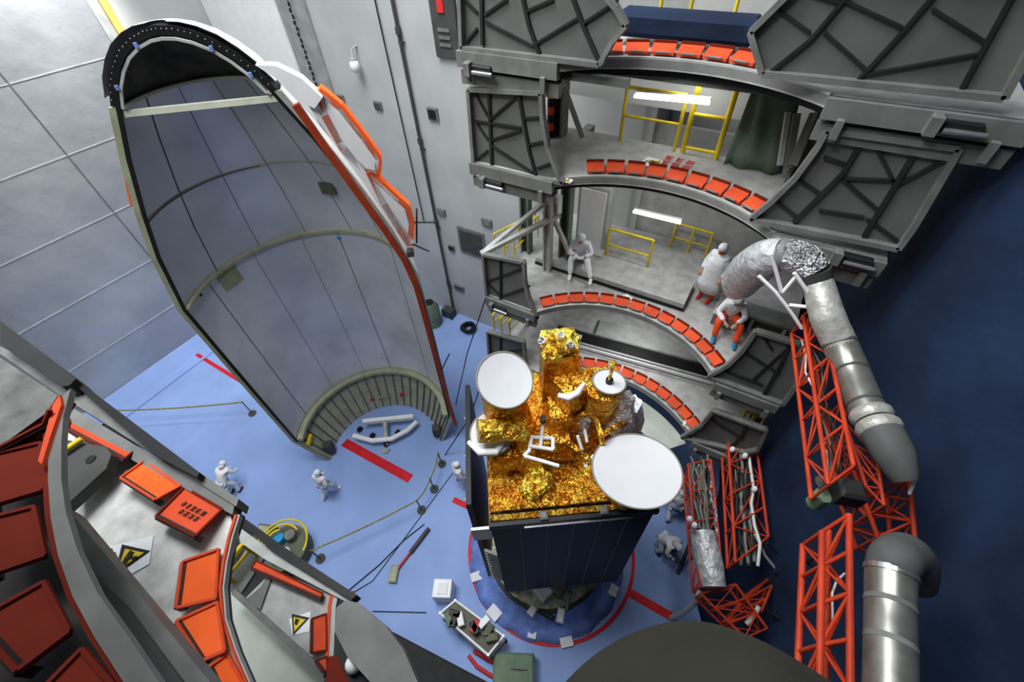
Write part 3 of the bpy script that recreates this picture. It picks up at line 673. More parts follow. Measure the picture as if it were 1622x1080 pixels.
#================================================================ FAIRING HALF
FX, FY, PH = -8.86, 4.12, .70
cvec = Vector((math.cos(PH), math.sin(PH), 0)); nvec = Vector((-math.sin(PH), math.cos(PH), 0))
PR = [(0.02, 2.08), (.5, 2.28), (1.65, 2.70), (3.5, 2.73), (5.8, 2.75), (8.1, 2.76), (9.6, 2.43), (10.65, 2.07), (11.7, 1.65), (12.55, 1.25)]
DM = [(12.55, 1.25), (12.85, 1.08), (13.08, .88), (13.27, .66), (13.4, .42), (13.47, .2), (13.49, 0.01)]
def rad(z):
    P = PR+DM[1:]
    for (z0, r0), (z1, r1) in zip(P, P[1:]):
        if z0 <= z <= z1: return r0+(r1-r0)*(z-z0)/(z1-z0)
    return 0
def fp(z, a, dr=0., off=0.): r = rad(z)+dr; return Vector((FX, FY, z))+cvec*r*math.cos(a)+nvec*(r*math.sin(a)+off)
tf = thing('fairing_half', (FX, FY, 0), 'tall upright half shell of a rocket nose fairing, open side facing the satellite', 'rocket fairing')
def shell(profile, dr, mk, name, na=48, parent=tf, a0=0, a1=PI, smooth=True):
    b = one(mk); vs = []; fs = []
    for (z_, r_) in profile:
        for i in range(na+1):
            a = a0+(a1-a0)*i/na; rr = max(r_+dr, .01); vs.append(Vector((FX, FY, z_+(dr if profile is DM and dr > 0 else 0)))+cvec*rr*math.cos(a)+nvec*rr*math.sin(a))
    for j in range(len(profile)-1):
        for i in range(na): k = j*(na+1)+i; fs.append((k, k+1, k+na+2, k+na+1))
    b.add(vs, fs, smooth); return b.build(name, parent=parent)
sh = shell(PR[2:], 0, 'shell_in', 'inner_lining')
shell(PR[:3], 0, 'band', 'boat_tail_lining', parent=tf)
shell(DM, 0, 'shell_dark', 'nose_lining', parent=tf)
shell(PR, .14, 'shell_out', 'outer_skin', parent=tf)
shell(DM, .14, 'shell_out', 'nose_cap', parent=tf)
# closing edges + seal
for s_, nme in ((0, 'edge_seal'), (PI, 'edge_seal')):
    zs = [z_ for z_, _ in PR[2:]]; 
    o = one('seal'); ip = [fp(z_, s_, -.02, -.03) for z_ in zs]; op = [fp(z_, s_, .05, -.03) for z_ in zs]; o.strip(ip, op, .05, -nvec); o.build(nme, parent=tf)
    o = one('frame_green' if s_ else 'steel_light'); ip = [fp(z_, s_, .05, -.02) for z_, _ in PR]; op = [fp(z_, s_, .17, -.02) for z_, _ in PR]; o.strip(ip, op, .05, -nvec); o.build('edge_flange', parent=tf)
# nose arch seal: dark broad arch following the dome edge
dz = [(z_, r_) for z_, r_ in DM]
rim = [Vector((FX, FY, z_))-cvec*r_ for z_, r_ in dz]+[Vector((FX, FY, z_))+cvec*r_ for z_, r_ in reversed(dz[:-1])]
cen = Vector((FX, FY, 12.3))
def scl(p, k, o): return cen+(p-cen)*k-nvec*o
o = one('seal'); o.strip([scl(p, .99, .03) for p in rim], [scl(p, 1.09, .03) for p in rim], .2, -nvec); o.build('nose_edge_seal', parent=tf)
o = one('steel_light'); o.strip([scl(p, .93, .06) for p in rim], [scl(p, .965, .06) for p in rim], .03, -nvec); o.build('nose_inner_rim', parent=tf)
for i in (1, 4, 9, 11):
    if i < len(rim): one('apron').box(scl(rim[i], .98, .07), (.05, .04, .07), PH).build('blue_clip', parent=tf)
o = one('chrome')
for i in range(len(rim)-1):
    for k in range(3): q = scl(rim[i].lerp(rim[i+1], k/3), 1.06, .06); o.ball(q, .008, n=6, m=4)
o.build('rivet_row', parent=tf)
# ring frames
def ring(z_, w, d, mk, name='ring_frame', a0=0, a1=PI):
    o = one(mk); A = [fp(z_, a0+(a1-a0)*i/40, -.005) for i in range(41)]; B = [fp(z_, a0+(a1-a0)*i/40, -d) for i in range(41)]
    for i in range(40): o.hexa([A[i], A[i+1], B[i+1], B[i]]+[q+Vector((0, 0, w)) for q in (A[i], A[i+1], B[i+1], B[i])])
    return o.build(name, parent=tf)
ring(12.5, .05, .10, 'cream'); ring(8.07, .07, .10, 'frame_green'); ring(10.45, .022, .02, 'frame_green'); ring(1.6, .14, .20, 'frame_green'); ring(.0, .08, .16, 'frame_green')
ring(10.42, .03, .03, 'stringer', 'seam', R_(100), R_(180))
o = one('cream'); o.beam(fp(12.42, PI, -.02, .05), fp(12.42, 0, -.02, .05), .06, .10); o.build('cross_beam', parent=tf)
for k in range(22):
    a = PI*(k+.5)/22; o = one('stringer'); q = [fp(z_, a, -.03) for z_ in (.06, .5, 1.62)]
    for i in range(2): o.beam(q[i], q[i+1], .035, .06, (math.cos(a+PH), math.sin(a+PH), 0))
    o.build('stringer', parent=tf)
def seam(a, z0, z1, w=.018, mk='stringer'):
    n = 10; o = one(mk); q = [fp(z0+(z1-z0)*i/n, a, -.004) for i in range(n+1)]
    for i in range(n): o.beam(q[i], q[i+1], w, .012, (math.cos(a+PH), math.sin(a+PH), 0))
    o.build('seam', parent=tf)
for a in (150, 123, 96, 68, 45): seam(R_(a), 8.15, 12.5, .022 if a > 140 else .012)
for a in (158, 128, 100, 78, 40): seam(R_(a), 1.75, 8.05, .02 if a in (78, 158) else .01)
def patch(px_, py_, w, h, mk, name, d=.05, rim_=True):
    # find shell point seen at the pixel by marching the ray
    best = None
    for k in range(20, 400):
        P = W(px_, py_, d=k*.05); v = P-Vector((FX, FY, P.z)); s1 = v.dot(nvec)
        if P.z > 0 and P.z < 13 and s1 > 0 and v.length >= rad(P.z): best = P; break
    if best is None: return
    v = best-Vector((FX, FY, best.z)); an = math.atan2(v.y, v.x)
    one(mk).box(best-v.normalized()*d/2, (d, w, h), an, bev=.015).build(name, parent=tf)
patch(362, 438, .60, .62, 'frame_green', 'access_panel'); patch(518, 293, .42, .50, 'stringer', 'access_panel')
patch(590, 632, .16, .22, 'red_tag', 'red_tag'); patch(638, 626, .16, .34, 'red_tag', 'red_tag'); patch(610, 632, .5, .45, 'frame_green', 'access_panel', .03)
patch(538, 376, .12, .1, 'cyan', 'blue_tape'); patch(316, 467, .08, .08, 'black', 'vent'); patch(592, 502, .05, .07, 'white', 'sticker'); patch(600, 563, .05, .07, 'white', 'sticker')
patch(487, 697, .4, .18, 'yellow', 'hinge_fitting', .14)
for a in (6, 172):
    q = fp(.25, R_(a), -.1); one('steel_dark').box(q+Vector((0, 0, .2)), (.3, .3, .5), PH, bev=.03).build('hinge_fitting', parent=tf)
# strongback on the outside (thing of its own)
hf = thing('handling_frame', (FX+2.6, FY+2.6, 0), 'white and orange lifting frame bolted to the outer right flank of the fairing', 'handling frame')
az = R_(3); cdir = cvec*math.cos(az)+nvec*math.sin(az); pn = cdir.cross(Vector((0, 0, 1)))
pn = pn if pn.dot(CAM-Vector((FX, FY, 15))) > 0 else -pn
pl = (tuple(Vector((FX, FY, 0))+pn*.22), tuple(pn))
def hp(*p): return W(*p, plane=pl)
o = one('white'); o.plate([hp(*p) for p in [(408, 97), (440, 98), (480, 118), (512, 148), (500, 165), (470, 150), (440, 118)]], .22, -pn); o.build('top_saddle', parent=hf)
o = one('orange'); P = [hp(*p) for p in [(505, 140), (540, 168), (575, 213), (600, 248), (598, 272), (578, 268), (545, 235), (515, 180)]]
for i in range(len(P)): o.beam(P[i], P[(i+1) % len(P)], .13, .2, pn)
o.build('upper_frame', parent=hf)
one('white').plate([p for p in P], .1, -pn).build('upper_pad', parent=hf)
o = one('orange'); P = [hp(*p) for p in [(585, 270), (620, 303), (645, 325), (652, 352), (648, 385), (632, 360), (608, 320)]]
for i in range(len(P)): o.beam(P[i], P[(i+1) % len(P)], .13, .2, pn)
o.build('lower_frame', parent=hf); one('white').plate(P, .1, -pn).build('lower_pad', parent=hf)
o = one('white'); P = [hp(*p) for p in [(480, 150), (530, 225), (575, 285), (615, 345), (642, 385)]]; Q = [hp(p[0]+14, p[1]-4) for p in [(480, 150), (530, 225), (575, 285), (615, 345), (642, 385)]]
o.strip(P, Q, .1, -pn); o.build('side_rail', parent=hf)
o = one('rail_red'); P = [hp(*p) for p in [(468, 165), (520, 240), (570, 310), (610, 365), (640, 410), (658, 450), (672, 500), (690, 565), (708, 630), (722, 672)]]
for i in range(len(P)-1): o.beam(P[i], P[i+1], .12, .12, pn)
o.build('long_rail', parent=hf)
for i, (u, v) in enumerate([((648, 352), (690, 352)), ((650, 385), (680, 398)), ((660, 385), (660, 330)), ((700, 585), (712, 560))]):
    one('steel_dark').beam(hp(*u), hp(*v), .03, .03).build('jack_arm', parent=hf)
for i, k in enumerate((.12, .5, .88)): q = hp(*[(500, 165), (600, 300), (650, 400)][i]); one('steel_dark').box(q, (.16, .16, .2), PH, bev=.03).build('clamp', parent=hf)
ol = one('orange'); az2 = R_(176); cd2 = cvec*math.cos(az2)+nvec*math.sin(az2); pl2 = ((FX, FY, 0), tuple(cd2.cross(Vector((0, 0, 1)))))
P = [W(*p, plane=pl2) for p in [(201, 262), (207, 300), (213, 325)]]
for i in range(2): ol.beam(P[i], P[i+1], .10, .1)
tag(ol.build('edge_guard'), 'orange strip guard on the outer left flank of the fairing', 'edge guard')
# dolly under the fairing
dl = thing('fairing_dolly', (-9.2, 4.9, 0), 'white wheeled cradle visible under the fairing tail arch', 'dolly')
ar = [W(*p, z=.35) for p in [(560, 690), (590, 698), (620, 695), (645, 682), (660, 668)]]
one('white').tube(ar, .10, 8).build('curved_beam', parent=dl)
one('steel_light').tube([W(610, 668, z=.5), W(612, 705, z=.1)], .09).build('jack', parent=dl)
one('white').beam(W(575, 668, z=.5), W(655, 660, z=.5), .16, .16).build('cross_beam', parent=dl)
for p in [(612, 703), (590, 690), (630, 685), (570, 680)]:
    q = W(*p, z=.12); q.z = .12; one('black').tube([q-Vector((.05, 0, 0)), q+Vector((.05, 0, 0))], .12, 12).build('wheel', parent=dl)
#================================================================ SATELLITE
ZT = 7.5; A = W(775, 815, z=ZT); B = W(1040, 790, z=ZT); u = (B-A).normalized(); Wd = (B-A).length; nb = Vector((-u.y, u.x, 0)); D = 3.0
SC = A+u*Wd/2+nb*D/2; ZB = 2.15
st = thing('satellite', (SC.x, SC.y, ZB), 'gold foil satellite with white dish antennas and black folded solar panel', 'satellite')
def S(a, b, z_): return Vector((A.x, A.y, 0))+u*a+nb*b+Vector((0, 0, z_))
ang = math.atan2(u.y, u.x)
def crumple(b, P00, P10, P11, P01, n, amp, seed=0, nrm=None):
    rnd = random.Random(seed); nrm = nrm or (P10-P00).cross(P01-P00).normalized(); vs = []; fs = []
    for j in range(n+1):
        for i in range(n+1):
            a, c = i/n, j/n; q = P00.lerp(P10, a).lerp(P01.lerp(P11, a), c)
            if 0 < i < n and 0 < j < n: q = q+nrm*rnd.uniform(-amp, amp)+u*rnd.uniform(-amp, amp)*.5
            vs.append(q)
    for j in range(n):
        for i in range(n):
            k = j*(n+1)+i
            fs += [(k, k+1, k+n+2), (k, k+n+2, k+n+1)] if (i+j) % 2 else [(k, k+1, k+n+1), (k+1, k+n+2, k+n+1)]
    return b.add(vs, fs)
b = one('copper').hexa([S(.15, .2, ZB), S(Wd-.15, .2, ZB), S(Wd-.15, D, ZB), S(.15, D, ZB), S(.15, .2, ZT-.12), S(Wd-.15, .2, ZT-.12), S(Wd-.15, D, ZT-.12), S(.15, D, ZT-.12)])
b.build('body', parent=st)
b = one('gold_fine'); crumple(b, S(0, .05, ZT), S(Wd, .05, ZT), S(Wd, D, ZT), S(0, D, ZT), 44, .06, 3)
b.use('gold').hexa([S(0, .05, ZT-.16), S(Wd, .05, ZT-.16), S(Wd, D, ZT-.16), S(0, D, ZT-.16), S(0, .05, ZT-.06), S(Wd, .05, ZT-.06), S(Wd, D, ZT-.06), S(0, D, ZT-.06)])
b.build('top_blanket', parent=st)
# solar panels
PB = 1.55
sp = one('solar').hexa([S(0, -.1, PB+.8), S(Wd, -.1, PB+.8), S(Wd, 0, PB+.8), S(0, 0, PB+.8), S(0, -.1, ZT-.25), S(Wd, -.1, ZT-.25), S(Wd, 0, ZT-.25), S(0, 0, ZT-.25)]).build('solar_panel', parent=st)
for k in range(1, 6): one('cell_line').beam(S(Wd*k/6+.03, -.108, PB+.9), S(Wd*k/6+.03, -.108, ZT-.35), .014, .012, nb).build('panel_joint', parent=sp)
one('black').beam(S(-.02, -.08, ZT-.16), S(Wd+.02, -.08, ZT-.16), .2, .16).build('hinge_beam', parent=st)
one('gold_fine').beam(S(0, -.05, ZT-.06), S(Wd, -.05, ZT-.06), .1, .04).build('hinge_blanket', parent=st)
one('chrome').beam(S(Wd*.2, -.2, ZT-.2), S(Wd*.85, -.2, ZT-.2), .03, .03).build('release_rod', parent=st)
for k in (.32, .68): one('steel').box(S(Wd*k, -.1, ZT-.05), (.14, .14, .16), ang, bev=.03).build('hold_down', parent=st)
lp = one('black').hexa([S(-.42, .25, PB+1.0), S(-.32, .25, PB+1.0), S(-.32, D-.1, PB+1.0), S(-.42, D-.1, PB+1.0), S(-.42, .25, ZT-.1), S(-.32, .25, ZT-.1), S(-.32, D-.1, ZT-.1), S(-.42, D-.1, ZT-.1)]).build('side_panel', parent=st)
for k in range(9): one('steel_light').ball(S(-.43, .4+.29*k, ZT-.25-(k % 3)*.2), .035, n=8, m=5).build('fastener', parent=lp)
one('copper').hexa([S(-.04, .15, ZB+.2), S(.1, .15, ZB+.2), S(.1, 1.4, ZB+.2), S(-.04, 1.4, ZB+.2), S(-.04, .15, ZT-.5), S(.1, .15, ZT-.5), S(.1, 1.4, ZT-.5), S(-.04, 1.4, ZT-.5)]).build('side_radiator', parent=st)
for k in range(11): one('steel_light').beam(S(.0, -.02, ZB+1.1+k*.2), S(-.28, .1, ZB+1.1+k*.2), .06, .07).build('cooling_fin', parent=st)
one('white').plate([S(-.38, -.05, ZT-1.1), S(-.02, -.05, ZT-1.1), S(-.02, -.05, ZT-.55), S(-.38, -.05, ZT-.55)], .05).build('white_cover', parent=st)
# dishes
def dish(px_, py_, z_, rpx, aspect, nrm, name, feed=None, depth=.12, ax=None):
    P = W(px_, py_, z=z_); r = rpx*mpp(P); nrm = Vector(nrm).normalized()
    o = MB(); o.use('dish').disc(P, nrm, r, .02, r2=None, seg=56, dish=r*.10, rings=5); d = o.build(name, parent=st)
    o = one('cell_line'); n_ = 56; uu = nrm.orthogonal().normalized(); ww = nrm.cross(uu)
    o.tube([P+uu*r*math.cos(2*PI*i/n_)+ww*r*math.sin(2*PI*i/n_) for i in range(n_+1)], .014, 6); o.build('dish_rim', parent=d)
    return P, r, nrm, d
def tocam(px_, py_, z_): return (CAM-W(px_, py_, z=z_)).normalized()
up = Vector((0, 0, 1))
P1, r1, n1, d1 = dish(800, 601, 9.5, 46, 1, tocam(800, 601, 9.5)*.8+Vector((.35, .15, .6)), 'dish_antenna')
P2, r2_, n2, d2 = dish(1008, 742, 8.7, 69, 1, Vector((-.12, .12, 1)), 'dish_antenna')
P3, r3, n3, d3 = dish(965, 604, 9.4, 26, 1, Vector((.0, .1, 1)), 'dish_antenna')
P4, r4, n4, d4 = dish(779, 685, 8.3, 36, 1, tocam(779, 685, 8.3)*.6+Vector((-.2, -.2, .8)), 'dish_antenna')
one('gold_fine').tube([P3+Vector((0, 0, .0)), P3+Vector((0, 0, .42))], .03, 8).build('feed_mast', parent=d3)
one('yellow_foil').ball(P3+Vector((0, 0, .45)), .06).build('feed_tip', parent=d3)
one('black').tube([P3-Vector((0, 0, .02)), P3+Vector((0, 0, .06))], .06, 10).build('feed_collar', parent=d3)
def drum(p0, p1, r0, r1, mk, name, n=18, amp=.02, seed=1, par=None):
    rnd = random.Random(seed); p0, p1 = Vector(p0), Vector(p1); ax = (p1-p0).normalized(); a = ax.orthogonal().normalized(); c_ = ax.cross(a); vs = []; fs = []; m = 6
    for j in range(m+1):
        for i in range(n): t_ = j/m; r_ = r0+(r1-r0)*t_+rnd.uniform(-amp, amp); vs.append(p0.lerp(p1, t_)+r_*(a*math.cos(2*PI*i/n)+c_*math.sin(2*PI*i/n)))
    for j in range(m):
        for i in range(n): fs.append((j*n+i, j*n+(i+1) % n, (j+1)*n+(i+1) % n, (j+1)*n+i))
    fs += [tuple(range(n)), tuple(range(m*n, m*n+n))]
    return one(mk).add(vs, fs).build(name, parent=par or st)
q = W(812, 690, z=ZT); drum(q, P1-n1*.30, .46, .36, 'gold', 'dish_pedestal', amp=.03)
q = W(925, 690, z=ZT); drum(W(935, 690, z=ZT), P3-n3*.1-Vector((.05, 0, 0)), .30, .33, 'gold', 'dish_pedestal', amp=.025, seed=4)
drum(W(757, 683, z=8.62), W(830, 678, z=8.45), .19, .22, 'yellow_foil', 'feed_drum', amp=.02, seed=2)
drum(W(822, 680, z=8.4), W(842, 735, z=ZT), .2, .3, 'gold', 'feed_drum_elbow', amp=.03, seed=9)
drum(P4-n4*.03, W(800, 740, z=ZT), .12, .2, 'gold', 'dish_pedestal', amp=.02, seed=5)
q = W(985, 790, z=ZT); drum(q, P2-n2*.12, .2, .25, 'gold', 'dish_pedestal', amp=.02, seed=6)
one('white').tube([W(742, 700, z=8.35), W(760, 716, z=8.35), W(785, 716, z=8.3), W(798, 700, z=8.3)], [.04, .07, .07, .04], 10).build('dish_cover', parent=d4)
def fbox(c, sz, mk, name, rz=None, seed=1, amp=.03, taper=1., n=5):
    c = Vector(c); x, y, z_ = [a/2 for a in sz]; R = Matrix.Rotation(ang if rz is None else rz, 3, 'Z'); b = one(mk)
    k = [c+R@Vector(v) for v in ((-x, -y, -z_), (x, -y, -z_), (x, y, -z_), (-x, y, -z_), (-x*taper, -y*taper, z_), (x*taper, -y*taper, z_), (x*taper, y*taper, z_), (-x*taper, y*taper, z_))]
    for i, f in enumerate([(0, 1, 5, 4), (1, 2, 6, 5), (2, 3, 7, 6), (3, 0, 4, 7), (4, 5, 6, 7), (3, 2, 1, 0)]): crumple(b, *[k[j] for j in f], n, amp, seed*10+i)
    return b.build(name, parent=st)
# feed tower (tall centre-back box) - leaning edges of crumpled foil
T0 = W(898, 690, z=ZT); 
fbox((T0.x, T0.y, ZT+.6), (.95, .8, 1.2), 'gold', 'feed_tower', seed=1, taper=.82, amp=.035)
T1 = W(880, 600, z=10.0)
fbox((T0.x-.38, T0.y+.25, 9.1), (.6, .55, 1.2), 'gold', 'feed_tower_upper', seed=2, taper=.95, amp=.03)
fbox((T0.x-.38, T0.y+.25, 9.75), (.54, .5, .2), 'yellow_foil', 'tower_cap', seed=3, amp=.06)
for i in range(5): 
    q = Vector((T0.x-.60+.11*i, T0.y+.05+.12*(i % 3), 9.9)); one('yellow_foil' if i % 2 else 'silver').ball(q, .07).build('feed_horn', parent=st)
fbox(W(905, 655, z=8.4), (.8, .55, .5), 'gold', 'equipment_box', seed=5)
fbox(W(908, 618, z=9.0), (.55, .5, .5), 'gold', 'equipment_box', seed=6, rz=ang+.5)
fbox(W(868, 700, z=7.95), (.9, .5, .6), 'gold', 'equipment_box', seed=7, taper=.8)
fbox(W(960, 665, z=8.2), (.6, .7, .7), 'gold', 'equipment_box', seed=8, taper=.7)
fbox(W(850, 765, z=7.62), (.5, .35, .2), 'yellow_foil', 'foil_tuft', seed=9, amp=.08, rz=ang+.6)
fbox(W(800, 720, z=7.9), (.5, .4, .5), 'gold', 'equipment_box', seed=12)
one('white').tube([W(884, 626, z=9.4), W(900, 630, z=9.4), W(915, 622, z=9.45), W(926, 606, z=9.55)], [.04, .06, .055, .03], 10).build('horn_reflector', parent=st)
# white truss bracket
o = one('white'); zz = 8.35
for (p, q2) in [((860, 665), (858, 692)), ((840, 692), (875, 694)), ((842, 694), (838, 716)), ((838, 706), (876, 712)), ((830, 722), (858, 730)), ((858, 730), (885, 738)), ((838, 714), (830, 722)), ((876, 694), (876, 712)), ((858, 692), (856, 708))]:
    o.tube([W(*p, z=zz), W(*q2, z=zz-.05)], .035, 6)
o.build('antenna_bracket', parent=st); one('black').tube([W(860, 666, z=8.4), W(860, 662, z=8.55)], .06).build('bracket_cap', parent=st)
o = one('white')
for (p, q2) in [((915, 650), (918, 670)), ((912, 660), (928, 664)), ((925, 672), (930, 700)), ((915, 690), (922, 712)), ((928, 738), (940, 722))]: o.tube([W(*p, z=8.5), W(*q2, z=8.3)], .03, 6)
o.build('cable_bracket', parent=st)
fbox(W(924, 672, z=8.4), (.18, .22, .5), 'silver', 'white_feed_box', seed=11, amp=.03)
# plastic wrapped cone & silver tank at right rear
drum(W(975, 665, z=8.3), W(992, 628, z=9.0), .34, .14, 'silver', 'wrapped_antenna', amp=.03, seed=3)
drum(W(1000, 670, z=7.7), W(998, 640, z=8.5), .25, .2, 'plastic', 'wrapped_thruster', amp=.03, seed=8)
for i, (p, q2) in enumerate([((935, 655), (975, 625)), ((950, 690), (990, 668)), ((940, 640), (955, 705)), ((900, 700), (935, 730))]): one('gold').tube([W(*p, z=8.8), W(*q2, z=8.6)], .05, 7).build('foil_strut', parent=st)
#================================================================ LAUNCHER RING BELOW
K = Vector((-1.78, 3.92, 0))
lr = thing('launcher_stage', (K.x, K.y, 0), 'round top of the rocket stage under the satellite, olive deck with fittings', 'rocket stage')
one('machine').tube([(K.x, K.y, .02), (K.x, K.y, .6)], 1.72, 48).build('deck', parent=lr)
o = one('steel_dark'); R1 = arcpts(K, 1.77, 0, 2*PI, .62, 60); o.tube(R1, .06, 8); o.build('rim', parent=lr)
one('steel_light').tube([(K.x, K.y+.3, .6), (K.x, K.y+.3, 2.2)], [1.2, .8], 40).build('payload_adapter', parent=lr)
rr = random.Random(5)
for i, (px_, py_, mk, sz) in enumerate([(862, 935, 'white', (.5, .45, .35)), (885, 932, 'steel', (.4, .35, .4)), (907, 921, 'cyan', (.32, .25, .3)), (925, 915, 'cyan', (.28, .25, .25)), (843, 968, 'white', (.25, .2, .25)), (888, 975, 'white', (.35, .2, .25)),
        (866, 974, 'black', (.45, .12, .2)), (935, 925, 'stringer', (.3, .3, .3)), (815, 925, 'frame_green', (.4, .3, .3)), (795, 905, 'stringer', (.3, .3, .4)), (900, 950, 'frame_green', (.5, .1, .1)), (950, 905, 'stringer', (.2, .3, .3))]):
    q = W(px_, py_, z=.7); one(mk).box((q.x, q.y, .59+sz[2]/2), sz, rr.random()*2, bev=.03).build('fitting', parent=lr)
# blue apron skirt
o = one('apron'); n = 120; vs = []; fs = []; rw = random.Random(3)
prof = [(1.82, .62), (1.88, .45), (2.02, .24), (2.22, .11), (2.46, .035)]
offs = [rw.uniform(-1, 1) for _ in range(n)]
for j, (r_, z_) in enumerate(prof):
    for i in range(n): w_ = .045*offs[i]*(1 if j not in (0, 4) else .2)+.03*math.sin(i*.9+j); vs.append((K.x+(r_+w_)*math.cos(2*PI*i/n), K.y+(r_+w_)*math.sin(2*PI*i/n), z_+.4*abs(w_)))
for j in range(4):
    for i in range(n): fs.append((j*n+i, j*n+(i+1) % n, (j+1)*n+(i+1) % n, (j+1)*n+i))
o.add(vs, fs, True); tag(o.build('plastic_skirt'), 'wrinkled blue plastic skirt taped around the rocket stage', 'plastic skirt').modifiers.new('t', 'SOLIDIFY').thickness = .01
# papers on the apron
for i, (px_, py_, w_, h_, r_) in enumerate([(754, 910, .26, .36, .4), (782, 968, .38, .32, .8), (843, 1000, .24, .28, .2), (898, 1015, .36, .24, .25), (972, 932, .32, .28, 1.0)]):
    q = W(px_, py_, z=.3); dirv = (q-Vector((K.x, K.y, q.z))); n_ = (dirv.normalized()*.55+up*.85).normalized(); rdist = dirv.length
    zz = .08 if rdist > 2.1 else .62-(rdist-1.82)*1.5
    q = Vector((q.x, q.y, max(.06, min(zz, .75)))); tx = dirv.cross(up).normalized(); ty = n_.cross(tx)
    if rdist > 2.1: n_ = up; ty = n_.cross(tx); q.z = .05
    tag(one('paper').plate([q+tx*a_*w_/2+ty*b_*h_/2+n_*.08 for a_, b_ in ((-1, -1), (1, -1), (1, 1), (-1, 1))], .012, n_).build('paper_sheet'),
        ['white paper taped to the blue skirt, left side', 'white paper taped to the blue skirt, lower left', 'crumpled white paper on the blue skirt, bottom left', 'white paper on the blue skirt beside the red ring, bottom', 'white paper taped on the blue skirt near the red line, right'][i], 'paper', 'papers taped around the blue skirt')
# red ring and lines
RC = (-1.5, 4.25)
A1, B1 = arcpts(RC, 2.40, 0, 2*PI, .035, 90), arcpts(RC, 2.50, 0, 2*PI, .035, 90)
RC2 = (-1.72, 4.14)
o = one('red'); A1, B1 = arcpts(RC2, 2.60, 0, 2*PI, .03, 90), arcpts(RC2, 2.70, 0, 2*PI, .03, 90); o.strip(A1, B1, .02, up); tag(o.build('floor_ring_marking'), 'red tape ring on the blue floor around the rocket stage', 'floor marking')
def line(p, q, w, label):
    a_, b2 = W(*p, z=.02), W(*q, z=.02); a_.z = b2.z = .012; o = one('red').beam(a_, b2, w, .016); return tag(o.build('floor_line_marking'), label, 'floor marking', 'red lines on the blue floor')
line((297, 549), (304, 555), .12, 'short red stub on the raised sheet edge by the metal wall'); line((310, 560), (385, 606), .16, 'thin red tape line left of the fairing'); line((545, 700), (650, 758), .34, 'broad red line coming out under the fairing tail')
line((718, 791), (748, 805), .2, 'short red line beside the left satellite panel'); line((993, 936), (1063, 976), .24, 'red line leading right from the red ring')
#================================================================ PEOPLE
def skin_obj(name, joints, edges, mk, parent, sub=2, root=0):
    me = bpy.data.meshes.new(name); me.from_pydata([tuple(j[0]) for j in joints], edges, []); me.materials.append(M[mk])
    o = bpy.data.objects.new(name, me); C.objects.link(o); o.parent = parent
    sk = o.modifiers.new('skin', 'SKIN'); sk.use_smooth_shade = True
    if not me.skin_vertices: 
        o.data.attributes.new('x', 'FLOAT', 'POINT') if False else None
    bm = bmesh.new(); bm.from_mesh(me); lay = bm.verts.layers.skin.verify(); bm.verts.ensure_lookup_table()
    for i, j in enumerate(joints):
        r_ = j[1]; bm.verts[i][lay].radius = (r_, r_) if not isinstance(r_, tuple) else r_
        bm.verts[i][lay].use_root = (i == root)
    bm.to_mesh(me); bm.free()
    sb = o.modifiers.new('sub', 'SUBSURF'); sb.levels = sub; sb.render_levels = sub
    return o
POSE = {
 'stand': dict(pel=(0, 0, .92), ch=(0, 0, 1.25), nk=(0, 0, 1.44), hd=(0, -.03, 1.58), el=[(-.27, .0, 1.12), (.27, .0, 1.12)], wr=[(-.26, -.14, .90), (.26, -.14, .90)], kn=[(-.12, -.03, .50), (.12, -.03, .50)], an=[(-.13, .02, .09), (.13, .02, .09)]),
 'bend': dict(pel=(0, .12, .88), ch=(0, -.08, 1.16), nk=(0, -.24, 1.30), hd=(0, -.34, 1.38), el=[(-.27, -.26, 1.0), (.27, -.26, 1.0)], wr=[(-.17, -.42, .88), (.17, -.42, .88)], kn=[(-.13, -.05, .48), (.13, -.02, .48)], an=[(-.15, .04, .09), (.13, .16, .09)]),
 'walk': dict(pel=(0, 0, .9), ch=(0, -.03, 1.23), nk=(0, -.06, 1.42), hd=(0, -.11, 1.55), el=[(-.27, .06, 1.12), (.29, -.06, 1.12)], wr=[(-.27, -.06, .92), (.22, -.26, 1.02)], kn=[(-.11, -.2, .5), (.12, .02, .48)], an=[(-.12, -.2, .09), (.13, .28, .13)]),
 'sit': dict(pel=(0, .1, .36), ch=(0, .02, .68), nk=(0, -.08, .86), hd=(0, -.15, .98), el=[(-.30, -.16, .56), (.30, -.16, .56)], wr=[(-.12, -.42, .52), (.12, -.42, .52)], kn=[(-.24, -.38, .46), (.24, -.38, .46)], an=[(-.22, -.52, .09), (.24, -.56, .09)]),
 'hug': dict(pel=(0, .1, .36), ch=(0, .0, .66), nk=(0, -.08, .86), hd=(0, -.14, .99), el=[(-.32, -.2, .58), (.32, -.2, .58)], wr=[(-.1, -.38, .62), (.12, -.38, .60)], kn=[(-.2, -.38, .50), (.22, -.34, .50)], an=[(-.18, -.56, .09), (.40, -.62, .09)]),
}
